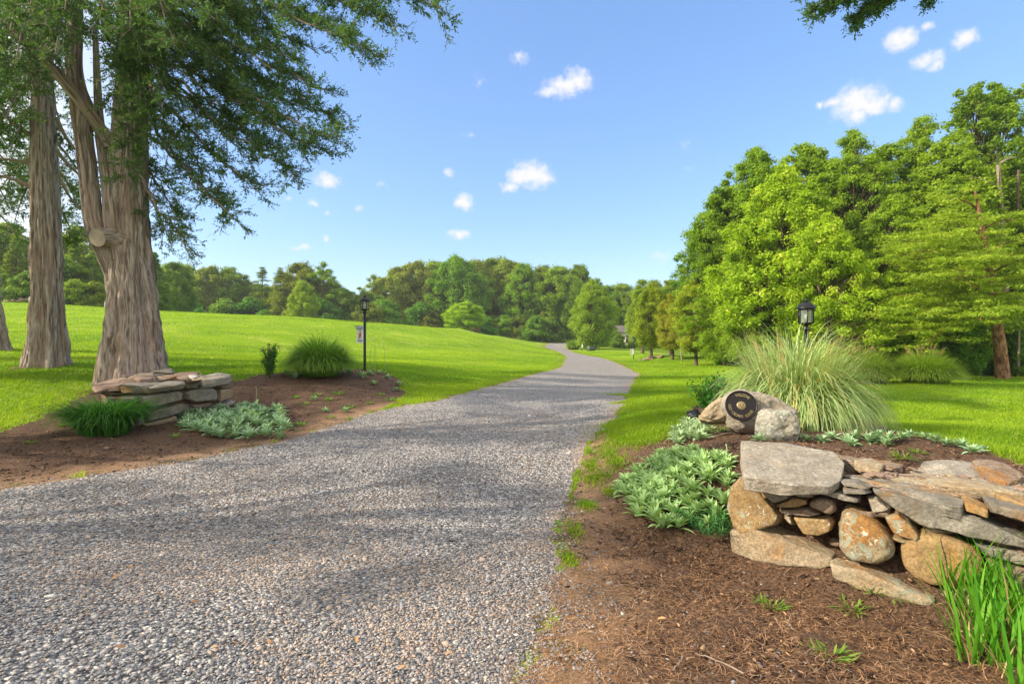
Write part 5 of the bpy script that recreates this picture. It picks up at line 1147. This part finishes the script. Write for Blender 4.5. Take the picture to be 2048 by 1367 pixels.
# slim bare trunks inside the edge of the woods
for i, (px, Y, w, top, ln, mt) in enumerate([(1672,22.8,.10,570,-.8,'bark'),(1706,23,.12,570,-.6,'bark'),(1742,28,.18,520,0,'bark'),(1960,27,.05,620,.05,'dead'),(2036,26,.07,600,.1,'dead'),(1975,30,.12,420,-.1,'dead'),(2018,28,.2,330,-.6,'dead'),(1603,29,.12,560,.3,'bark'),(1838,27,.04,640,0,'dead'),(2030,29,.14,340,.2,'bark')]):
    p = at(px, Y); H = 1.55 + (HOR-top)/FPX*Y - p[2]; P = bez((0,0,-.2),(ln*.3,0,H*.5),(ln,0,H), 10); mb = MB(); V, F, uv = tube(P, w*np.linspace(1,.45,10), 10); mb.add(V, F, barkmap=uv)
    rr_ = rs(i+40)
    for k in range(9 if mt == 'dead' else 4):
        q = P[int(rr_.integers(4, 10))]; a = rr_.uniform(0, 6.28); L = rr_.uniform(.6, 1.8)*H/10; V, F, uv = tube(bez(q, q + [L*.5*math.cos(a), L*.5*math.sin(a), L*.4], q + [L*math.cos(a), L*math.sin(a), L*.35], 5), w*.2*np.linspace(1,.3,5), 5); mb.add(V, F, barkmap=uv)
    o = mb.build('bare_trunk', MAT[mt], smooth=True); move(o, p)
    tag(o, ['slanting brown stem, left of the pair right of the near right lantern','slanting brown stem, right of the pair near the right lantern','straight dark trunk right of the near right lantern','thin pale sapling stem left of the red-barked pine','thin pale stem right of the red-barked pine','tall grey dead trunk rising into the sky gap','leaning grey dead trunk with bare branches at the right edge','dark stem left of the near right lantern','very thin pale stem beside the round maiden grass','brown trunk behind the leaning dead trunk'][i], 'tree trunk')
# layered pine on the right
def layered_pine():
    base = at(2006, 22.6); e = root('pine_tree', base, 'layered pine with flat sunlit branches and reddish trunk on the right', 'pine'); r = rs(400)
    def L(px, py, Y): return pix(px, py, Y) - base
    mw = MB(); tp = [L(2006,760,22.6), L(2000,690,22.6), L(1988,620,22.5), L(1985,570,22.5), L(1975,520,22.4), L(1962,440,22.3), L(1950,380,22.2)]
    V, F, uv = tube(np.array(tp), [.27,.22,.19,.15,.12,.08,.04], 14); mw.add(V, F, barkmap=uv); mb = MB()
    br = [((1988,610),(1820,640,21)),((1985,600),(1800,590,20.5)),((1985,590),(1850,560,20)),((1978,560),(1800,520,21)),((1975,540),(1830,500,20)),((1972,520),(1800,480,21.5)),((1970,500),(1880,470,20)),((1988,625),(1900,650,20)),((1988,640),(1790,670,21)),
          ((1985,600),(2060,600,20)),((1985,580),(2070,560,21)),((1980,550),(2060,520,20)),((1975,530),(2080,500,22)),((1972,510),(2050,480,21)),((1990,640),(2080,640,20.5)),((1985,615),(1930,560,18.8)),((1985,590),(1960,640,18.8)),((1975,530),(1930,520,19)),((1965,470),(1860,440,21.5)),((1965,460),(2030,440,21.5)),((1958,420),(1900,400,22)),((1985,600),(1850,690,20.5)),((1988,640),(1940,640,25)),((1980,560),(1900,560,25)),((1975,520),(2040,540,25)),((1990,640),(1850,620,19.3)),((1985,600),(1790,630,22)),((1985,600),(1830,660,22))]
    for (s, t_) in br:
        a, b = L(s[0], s[1], 22.5), L(*t_); P = bez(a, a*.5+b*.5+[0,0,.35], b, 8); V, F, uv = tube(P, np.linspace(.055,.015,8), 6); mw.add(V, F, barkmap=uv)
        ln = np.linalg.norm(b-a); n = int(5 + ln*4.2); q = r.uniform(.35, 1.0, n); C = np.array([P[min(7, int(x*7.99))] for x in q]) + r.normal(size=(n,3))*[.4,.4,.13]*(.6+ln*.14)
        crown_leaves(mb, C + [0,0,.06], r.uniform(.25,.62,n), 120, .15, .24, r, upb=1.2, asp=.22, seed=int(r.integers(1e6)))
    mw.build('trunk', bark_mat('pine_bark', (.12,.06,.035), (.42,.24,.15), (.40,.17,.08), .4, 10, .02), smooth=True, parent=e); o = mb.build('crown', MAT['pine_leaf'], parent=e); o.color = (1.15,1.15,.9,1)
layered_pine()

# ---- eastern cedars on the left
def fluted_trunk(path, radii, seed, nz_=240, na=150, flare=.5, flh=.5, ridge=.10, lobes=7):
    path = np.asarray(path, float); k = len(path); t = np.linspace(0, 1, nz_); L = np.concatenate([[0], np.cumsum(np.linalg.norm(np.diff(path, axis=0), axis=1))]); Lt = t**1.3*L[-1]
    C = np.stack([np.interp(Lt, L, path[:,i]) for i in range(3)], -1)
    ker = np.hanning(25); ker /= ker.sum()
    for i in range(2): C[:,i] = np.convolve(np.pad(C[:,i], 12, 'edge'), ker, 'valid')
    R = np.interp(Lt, L, radii); th = np.linspace(0, 2*math.pi, na, endpoint=False)
    T, Z = np.meshgrid(th, Lt)
    u = np.stack([np.cos(T)*1.0, np.sin(T)*1.0, Z*.14], -1).reshape(-1,3)
    big = vnoise(u, 2.4, seed, 2).reshape(T.shape); mid = vnoise(u*[1,1,1.3], 9.0, seed+1, 3).reshape(T.shape); fine = vnoise(u*[1,1,2], 26, seed+2, 3).reshape(T.shape)
    gro = -np.abs(vnoise(u*[1,1,.8], 5.0, seed+3, 2).reshape(T.shape))**.7
    fl = flare*np.exp(-Z/flh)*(1 + .75*np.cos(lobes*T + 1.5*np.sin(T*2+seed)) *.6)
    RR = R[:,None]*(1 + .10*big + ridge*.7*mid + ridge*.6*fine + ridge*1.6*gro + fl)
    V = np.stack([C[:,0:1] + RR*np.cos(T), C[:,1:2] + RR*np.sin(T), np.repeat(C[:,2:3], na, 1)], -1).reshape(-1,3)
    i = np.arange(nz_-1)[:,None]*na; j = np.arange(na)[None]; j2 = (j+1) % na; F = np.stack([i+j, i+j2, i+na+j2, i+na+j], -1).reshape(-1,4)
    uv = np.stack([(np.cos(T)*R[:,None]).ravel(), (np.sin(T)*R[:,None]).ravel(), Z.ravel()], -1)
    return V, F, uv
def cedar_foliage(mw, mb, P, r, dens=1.0, leaf=.075, start=.2, spread=1.0, droop=.25, r0=.045):
    P = np.asarray(P, float); n = len(P); V, F, uv = tube(P, np.linspace(r0, .008, n), 6); mw.add(V, F, barkmap=uv)
    Ltot = np.sum(np.linalg.norm(np.diff(P, axis=0), axis=1)); ns = max(6, int(Ltot*7.5*dens)); s = np.sort(r.uniform(start, 1, ns)); idx = np.clip((s*(n-1)).astype(int), 0, n-2); f = (s*(n-1)-idx)[:,None]
    B = P[idx]*(1-f) + P[idx+1]*f; T = norm(P[idx+1]-P[idx]); side = norm(np.cross(T, [0,0,1.0])); sg = np.where(np.arange(ns) % 2, 1, -1)[:,None]
    D = norm(T*.75 + side*sg*r.uniform(.3,1.1,(ns,1)) + np.array([0,0,-droop]) + r.normal(size=(ns,3))*.3); Ls = r.uniform(.35, .95, ns)*spread*(1.1-.5*s)
    for k in range(ns):
        E = B[k] + D[k]*Ls[k] + [0,0,-.12*Ls[k]]; V, F, uv = tube(bez(B[k], B[k]+D[k]*Ls[k]*.5, E, 4), [.010,.008,.006,.004], 3); mw.add(V, F, barkmap=uv)
    m_ = 13; q = r.uniform(.12, 1, (ns, m_)); B2 = B[:,None] + D[:,None]*(Ls[:,None]*q)[...,None] + np.array([0,0,-.12])*(Ls[:,None]*q**2)[...,None]
    D2 = norm(D[:,None]*.7 + r.normal(size=(ns,m_,3))*.55 + np.array([0,0,.12])); L2 = r.uniform(.10,.26,(ns,m_))*spread**.5
    B2 = B2.reshape(-1,3); D2 = D2.reshape(-1,3); L2 = L2.ravel(); n2 = len(B2)
    nl = 9; w = np.linspace(.1, 1, nl)[None] + r.normal(size=(n2,nl))*.05; C = B2[:,None] + D2[:,None]*(L2[:,None]*w)[...,None]
    sd = norm(np.cross(D2, r.normal(size=(n2,3)))); sgn = np.where(np.arange(nl) % 2, 1, -1)[None,:,None]
    ax = norm(D2[:,None]*.8 + sd[:,None]*sgn*.75 + r.normal(size=(n2,nl,3))*.2); C = C + ax*leaf*.35
    Nn = norm(np.cross(ax, sd[:,None] + r.normal(size=(n2,nl,3))*.5) + r.normal(size=(n2,nl,3))*.15)
    V, F = leaves(C.reshape(-1,3), Nn.reshape(-1,3), leaf*r.uniform(.6,1.3,n2*nl), .36, int(r.integers(1e6)), axis=ax.reshape(-1,3))
    v = np.clip(.6*r.random((n2,nl)) + .4*r.random((n2,1)), 0, 1).ravel(); mb.add(V, F, v=np.repeat(v, 4), h=np.zeros(len(v)*4))
def arc(a, b, up, n=12, sag=0):
    a, b = np.asarray(a), np.asarray(b); return bez(a, a*.45 + b*.55 + np.array([0,0,up]), b, n)
# big near cedar
b1 = at(266, 11.3); ced = root('cedar_tree', b1, 'massive multi-stemmed red cedar right behind the left stone pier', 'cedar'); r = rs(500)
def C1(px, py, Y=11.3): return pix(px, py, Y) - b1
tp = [C1(266,790), C1(266,745), C1(265,690), C1(266,600), C1(256,500), C1(254,400), C1(260,300), C1(264,200), C1(266,60), C1(262,-60), C1(262,-200), C1(262,-420)]
V, F, uv = fluted_trunk(tp, [.58,.56,.53,.475,.44,.39,.34,.30,.27,.23,.16,.05], 3, flare=.26, flh=.45, ridge=.13, lobes=5)
mk('trunk', V, F, MAT['cedar_bark'], {'barkmap': uv}, smooth=True, parent=ced)
def stem(name, pts, rad, seed, ridge=.12):
    V, F, uv = fluted_trunk(pts, rad, seed, 120, 60, 0.0, 1, ridge); return mk(name, V, F, MAT['cedar_bark'], {'barkmap': uv}, smooth=True, parent=ced)
stem('stem', [C1(232,560,11.1), C1(212,505,10.95), C1(189,455,10.85), C1(184,420,10.85), C1(176,342,10.9), C1(166,273,10.9), C1(160,228,10.9), C1(172,205,10.9), C1(152,180,10.9), C1(146,150,10.9), C1(150,60,11), C1(155,-100,11.1)], [.16,.19,.185,.18,.17,.165,.19,.19,.165,.15,.14,.08], 15)
stem('stem', [C1(236,520,11.0), C1(226,455,10.95), C1(218,380,11), C1(208,310,11.1), C1(200,270,11.2), C1(196,200,11.3), C1(190,60,11.4)], [.15,.16,.14,.12,.10,.08,.05], 25)
stem('limb', [C1(228,300,11.2), C1(205,262,11.0), C1(160,200,10.7), C1(113,144,10.4), C1(51,85,10.0), C1(-40,10,9.6)], [.19,.16,.15,.14,.12,.08], 35)
V, F, uv = tube([C1(246,484,11.15), C1(230,479,11.0), C1(214,474,10.85), C1(204,474,10.74), C1(194,475,10.62)], [.34,.26,.20,.19,.178], 40); V = V + .012*vnoise(V, 16, 3, 3)[:,None]*norm(V - V.mean(0)); mk('cut_stub', V, F, MAT['cedar_bark'], {'barkmap': uv}, smooth=True, parent=ced)
c0, c1 = C1(214,474,10.85), C1(193.5,475,10.61); ax = norm(c1-c0); V, F = lathe([(0,.004),(.06,.006),(.12,.0),(.186,-.004)], 28); Q = Vector((0,0,1)).rotation_difference(Vector(ax)).to_matrix(); mk('cut_face', V @ np.array(Q).T + c1, F, MAT['sawn'], {'barkmap': V}, parent=ced)
mw, mb = MB(), MB()
# limb tips traced around the right-hand outline of the crown: (tip column, row, distance, start row on the trunk)
TIPS = [(372,500,11.0,330),(330,470,11.5,300),(360,440,12,250),(470,440,10.4,220),(440,400,11,200),(420,350,11.8,160),(520,385,10.6,150),(590,348,10.0,120),(560,300,11.2,90),(505,330,12.2,60),(640,300,9.6,60),(685,288,9.2,20),(670,230,10.4,-20),
        (655,180,9.4,-40),(600,215,11.4,-20),(540,240,12.4,20),(740,100,8.8,-160),(700,70,9.8,-180),(640,110,10.6,-140),(885,18,8.2,-330),(820,-10,8.8,-330),(780,40,9.3,-260),(740,10,10.4,-260),(600,40,11.8,-160),(560,130,12.0,-80),
        (480,200,10.2,-20),(450,120,9.6,-60),(430,40,9.0,-160),(520,60,9.8,-160),(620,-20,9.6,-260),(680,-40,10.6,-300),(360,300,10.2,120),(330,220,9.8,60),(350,140,9.6,-20),(380,80,10.4,-60),(470,20,11,-160),(410,260,12.6,60),(340,380,12,260),(545,180,10.4,-60),(500,270,10.8,20),(590,120,9.6,-120)]
for (px, py, Y, sy) in TIPS:
    a = C1(262 + r.uniform(-10,20), sy, 11.3); b = C1(px, py, Y); ln = np.linalg.norm(b-a); P = arc(a, b, -.05*ln, 14); P[1:-1] += r.normal(size=(12,3))*.04
    cedar_foliage(mw, mb, P, r, dens=.92, leaf=.06, start=.34, spread=.95, droop=-.05)
# limbs hanging towards the viewer and over the stems
for (px, py, Y, sx, sy) in [(250,350,10.2,262,200),(262,320,10.4,262,180),(330,190,9.4,265,40),(300,120,9.2,265,-20),(240,150,9.6,262,0),(190,60,9.4,262,-60),(110,110,9.3,150,-60),(60,180,9.6,113,60),(30,130,9.2,60,20),(90,50,9.0,150,-100),(20,60,8.8,60,-80),
                    (200,30,9.0,262,-140),(260,60,8.9,262,-100),(330,40,8.8,262,-160),(400,30,9.0,262,-200),(130,20,8.8,150,-140),(60,10,8.7,150,-160),(300,250,10.0,262,100),(-40,110,9.0,0,20),(-60,200,9.6,0,100),(225,210,9.9,262,90),(350,90,8.8,262,-80),(230,130,9.4,262,20),(280,200,9.4,262,30)]:
    a = C1(sx, sy, 10.9); b = C1(px, py, Y); ln = np.linalg.norm(b-a); cedar_foliage(mw, mb, arc(a, b, .1*ln, 10), r, dens=1.0, leaf=.06, start=.2, spread=.8, droop=.1, r0=.03)
mw.build('branches', MAT['cedar_bark'], parent=ced); o = mb.build('crown', MAT['cedar_leaf'], parent=ced); o.color = (1.0,1.02,1.05,1)
mb = MB(); n = 120; a = r.uniform(0,6.28,n); t = r.random(n); zz = 9.8 + 5.5*t; rr = 3.2*(1-t)**.6*np.sqrt(r.random(n)); crown_leaves(mb, np.stack([rr*np.cos(a), rr*np.sin(a), zz], -1), r.uniform(.5,.9,n), 180, .13, .6, r, asp=.35, seed=5)
o = mb.build('upper_crown', MAT['cedar_leaf'], parent=ced); o.color = (1,1,1,1)
# second and third cedar
def cedar2(px, Y, xs, rad, label, seed, tips, flare=.45):
    b = at(px, Y); e = root('cedar_tree', b, label, 'cedar'); r = rs(seed)
    pts = [pix(x, y, Y) - b for x, y in xs]; V, F, uv = fluted_trunk(pts, rad, seed, flare=flare, flh=.55, ridge=.15, lobes=6); mk('trunk', V, F, MAT['cedar_bark'], {'barkmap': uv}, smooth=True, parent=e)
    mw, mb = MB(), MB()
    for (tx, ty, tY, sy) in tips:
        a = pix(np.interp(-sy, [-q[1] for q in xs], [q[0] for q in xs]), sy, Y) - b; c = pix(tx, ty, tY) - b; ln = np.linalg.norm(c-a)
        cedar_foliage(mw, mb, arc(a, c, .12*ln, 10), r, dens=.7, leaf=.07, start=.35, spread=1.0, droop=.1, r0=.045)
    mw.build('branches', MAT['cedar_bark'], parent=e); o = mb.build('crown', MAT['cedar_leaf'], parent=e); o.color = (1.1,1.1,1.0,1)
    mb = MB(); n = 90; a = r.uniform(0,6.28,n); t = r.random(n); zz = 9.5 + 5*t; rr = 3*(1-t)**.6*np.sqrt(r.random(n)); crown_leaves(mb, np.stack([rr*np.cos(a), rr*np.sin(a), zz], -1), r.uniform(.5,.9,n), 150, .14, .6, r, asp=.35, seed=6)
    o = mb.build('upper_crown', MAT['cedar_leaf'], parent=e); o.color = (1,1,1,1); return e
e2 = cedar2(95, 12.5, [(95,765),(95,735),(97,680),(97,600),(92,500),(89,400),(86,300),(85,200),(85,60),(85,-60),(85,-300)], [.44,.41,.38,.34,.32,.29,.27,.25,.21,.18,.06], 'grey straight cedar trunk standing second from the left', 610,
       [(20,300,12,180),(-60,340,13,200),(10,240,11,100),(150,200,13,60),(0,380,14,300),(170,330,14,220),(30,440,15,330),(160,420,15,300),(-40,160,12,20),(40,120,12,-20),(140,120,13,-40),(0,60,12,-80),(100,60,12,-100),(60,10,12,-120),(180,260,14,120),(-30,280,12,150),(150,480,15,380),(180,380,15,260),(20,200,13,80),(130,280,13.5,150),(-80,240,12,90),(60,350,15,260)])
e3 = cedar2(-28, 17, [(-22,725),(-24,700),(-26,650),(-30,600),(-34,500),(-36,300),(-36,0),(-36,-200)], [.55,.52,.45,.42,.39,.32,.22,.06], 'dark cedar trunk cut by the left picture edge', 620,
       [(30,330,18,200),(70,260,18,120),(20,420,18,320),(60,380,19,280),(30,180,17,60),(40,480,19,400),(-120,300,17,200),(60,150,18,20),(120,340,19,200),(140,440,20,300),(110,250,19,120),(150,380,20,240)])
# dead side limbs on the second trunk
for i, (sx, sy, tx, ty, w) in enumerate([(62,375,-10,350,.055),(60,328,-20,318,.045),(112,300,175,360,.05),(113,345,160,420,.04),(60,270,-10,225,.05),(112,235,150,300,.05),(75,205,40,110,.05)]):
    b = at(95, 12.5); P = arc(pix(sx, sy, 12.4)-b, pix(tx, ty, 12.0 if tx < 60 else 13.0)-b, -.15 if tx > 60 else .1, 8); V, F, uv = tube(P, w*np.linspace(1,.4,8), 8); mk('limb', V, F, MAT['dead'], {'barkmap': uv}, smooth=True, parent=e2)
# the flat stone at the second trunk's foot
o = free_stone('flat_stone', gnd([(45, 737)])[0], (.5,.3,.10), 'tan', .1, 88, 3); tag(o, 'flat stone lying at the foot of the second cedar trunk', 'stone')
# cedars outside the picture on the left whose shade falls on the drive
PROTO['sidecedar'] = make_tree('tall', 13, 3.0, .22, 95, 110, .15, 31, 'cedar_leaf', .35, .6, .3, bark='cedar_bark', asp=.4, lump=.4)
for i, (x, y, s) in enumerate([(-14.5,5.4,.95),(-17.5,9.5,1.0),(-12.3,1.9,.70),(-19,13.5,1.0)]):
    put_tree('sidecedar', (x, y, hz(x,y)), s, i, (1,1,1), 'tree', 'cedar', name='cedar_tree')
    [c for c in COL.objects if c.type == 'EMPTY'][-1]
    # told apart by where they stand along the row
lab_ = ['cedar just outside the left edge, nearest the left pier','cedar outside the left edge, behind the nearest one','cedar outside the left edge, level with the viewer','cedar outside the left edge, at the end of the row']
k = 0
for o in list(COL.objects):
    if o.type == 'EMPTY' and o.parent is None and o.get('label') == 'tree' and o.get('category') == 'cedar': o['label'] = lab_[k]; k += 1
# branch reaching in at the top right, from a tree that stands outside the picture
b = np.array([9.6, 5.0, hz(9.6, 5.0)]); e = root('cedar_tree', b, 'tree outside the right edge whose drooping branch tips hang into the top of the view', 'cedar'); r = rs(700)
mw, mb = MB(), MB(); P = bez((0,0,-.2), (.1,.1,4), (0,.3,11), 10); V, F, uv = tube(P, .3*np.linspace(1,.3,10), 10); mw.add(V, F, barkmap=uv)
for (tx, ty, Y) in [(1620,22,6.6),(1655,8,6.8),(1705,38,6.9),(1738,22,6.6),(1690,-10,6.4),(1725,-45,7.0),(1650,-45,6.8),(1612,-30,6.5),(1864,-22,6.5)]:
    c = pix(tx, ty, Y) - b; a = np.array([0,.2,8.6 + r.uniform(-.4,.6)]); cedar_foliage(mw, mb, arc(a, c, .5, 14), r, dens=.8, leaf=.045, start=.80, spread=.38, droop=.4, r0=.03)
mw.build('branches', MAT['cedar_bark'], parent=e); o = mb.build('crown', MAT['cedar_leaf'], parent=e); o.color = (1,1,1,1)

# ============================================================ far things
h = root('house', at(1258, 104), 'white house glimpsed between trees right of the drive', 'house')
sc_ = 104/FPX
mk('wall', *box((0,3,1.2), 6.4, 6, 3.4), MAT['white'], parent=h)
V = np.array([[-3.5,-.4,2.85],[3.5,-.4,2.85],[3.5,6.4,2.85],[-3.5,6.4,2.85],[-3.5,3,4.2],[3.5,3,4.2]], float); mk('roof', V, [np.array([[0,1,5,4],[2,3,4,5]]), np.array([[1,2,5],[3,0,4]])], MAT['roof'], parent=h)
for x in (-2.2, -.3, 1.9): 
    wn = mk('window', *box((x,-.03,1.4), .7, .08, 1.5), MAT['pane'], parent=h); mk('frame', *box((x,-.09,2.2), .9, .06, .12), MAT['white'], parent=wn)
mk('deck', *box((1.5,-1.2,.0), 4.5, 2.2, .25), MAT['timber'], parent=h)
for x in (-.6, 1.4, 3.4): mk('railing_post', *box((x,-2.2,.6), .1, .1, 1.1), MAT['timber'], parent=h)
mk('railing', *box((1.4,-2.2,1.15), 4.2, .08, .08), MAT['white'], parent=h)
# stone pile by the distant lantern
r = rs(801); sp = root('stone_pile', at(1305, 43), 'low pile of reddish field stones under the bushy cedar', 'stone pile')
for i in range(34):
    a = r.uniform(0,6.28); q = math.sqrt(r.random()); x, y = 1.25*q*math.cos(a), .6*q*math.sin(a); p = np.array(sp.location) + [x, y, 0]; p[2] = hz(p[0], p[1]) + .3*(1-q)*r.random() + .04
    free_stone('stone', p, r.uniform(.2,.42,3)*[1.3,1,.5], r.choice(['pink','tan','brown','pink']), r.uniform(0,3), seed=i+900, sub=2, parent=sp)
# brush pile and white markers on the crest at the left
sp = root('stone_pile', at(38, 52), 'brown heap of brush and stones on the field crest between the left trunks', 'stone pile')
for i in range(18):
    x = r.uniform(-1.1, 1.1); p = np.array(sp.location) + [x, r.uniform(-.3,.3), .1 + max(0, .35*(x+.6))*r.random()]
    free_stone('stone', p, r.uniform(.25,.5,3)*[1.4,1,.6], r.choice(['brown','tan']), r.uniform(0,3), seed=i+950, sub=2, parent=sp)
for i, (px, Y, lab) in enumerate([(62, 50, 'upright white marker stone left, beside the brush heap'), (213, 54, 'upright white marker stone right, seen at the edge of the big cedar trunk')]):
    p = at(px, Y); o = free_stone('marker_stone', p + [0,0,.4], (.45,.3,1.1 if i else .8), 'white_stone', .3, 970+i, 3, 7, .03); tag(o, lab, 'marker stone')
# small shed behind the round tree
e = root('shed', at(947, 108), 'small brown open shed under the rounded bright tree', 'shed')
for x in (-1.2, 1.2): mk('post', *box((x,0,1), .2, .2, 2.4), MAT['timber'], parent=e)
mk('roof', *box((0,.6,2.3), 3.2, 2.6, .15), MAT['timber'], parent=e); mk('back_wall', *box((0,1.6,1), 2.6, .1, 2.4), MAT['timber'], parent=e); mk('rail', *box((0,-.05,.9), 2.2, .08, .15), MAT['timber'], parent=e)
# sticks on the mulch
def stick(p0, p1, w, label, seed):
    r = rs(seed); a, b = gnd([p0])[0], gnd([p1])[0]; P = bez(a, (a+b)/2 + [r.normal()*.03, r.normal()*.03, .01], b, 10); P[:,2] = height(P[:,0], P[:,1]) + .012 + r.normal(size=10)*.003
    V, F, uv = tube(P, w*np.linspace(.6,1,10)*(1+.15*r.normal(size=10)), 7); c = P.mean(0); o = mk('stick', V - c, F, MAT['dead'], {'barkmap': uv}, smooth=True); move(o, c); tag(o, label, 'stick')
stick((1390,1310),(1488,1352), .0045, 'long pale stick on the mulch near the bottom edge of the picture', 1); stick((1343,1345),(1366,1316), .004, 'short pale stick left of the long one on the mulch', 2); stick((1385,1185),(1398,1200), .003, 'tiny stick on the mulch below the spurge', 3)
stick((1014,1346),(1022,1325), .003, 'thin twig where the gravel meets the dirt', 4); stick((1402,880),(1465,868), .012, 'crooked pale root on the mulch below the plaque', 5); stick((1515,893),(1538,876), .012, 'pale cut stem behind the big capstone', 6)
# dry leaves and bark scraps blown onto the gravel
r = rs(860); dl = mk('dry_leaf', *strips(np.zeros((1,3)), np.array([[1.,0]]), np.array([.25]), np.array([-.3]), np.array([.045]), np.array([.022]), 4, wbase=.4, fold=.4)[:2], simple('dry_leaf', (.42,.24,.12), .9, .2, nscale=60))
for i in range(46):
    px, py = r.uniform(150, 1700), r.uniform(930, 1350); p = gnd([(px, py)])[0]
    if i: dl = dl.copy(); COL.objects.link(dl)
    dl.location = [float(p[0]), float(p[1]), float(p[2]+.012)]; dl.rotation_euler = (r.normal()*.4, r.normal()*.3, r.uniform(0,6.28)); s_ = r.uniform(.5,1.1); dl.scale = (s_,s_,s_); tag(dl, 'small curled dry brown leaf lying on the gravel or mulch', 'dry leaf', 'dry leaves on the gravel')
# clean up templates that were never placed
for kx, e in list(PROTO.items()):
    if kx not in USED:
        for o in list(e.children): bpy.data.objects.remove(o)
        bpy.data.objects.remove(e)

# ============================================================ summer haze
m, t = new_mat('air'); pv = N(t, 'ShaderNodeVolumePrincipled'); pv.inputs['Density'].default_value = .00045; pv.inputs['Color'].default_value = (.86,.91,.97,1); pv.inputs['Anisotropy'].default_value = .2
om = N(t, 'ShaderNodeOutputMaterial'); t.links.new(pv.outputs[0], om.inputs['Volume'])
V, F = box((0, 0, 8), 1940, 1940, 42); o = mk('haze', V, F, m); tag(o, 'thin summer haze over the field and the far woods', 'haze', kind='stuff')
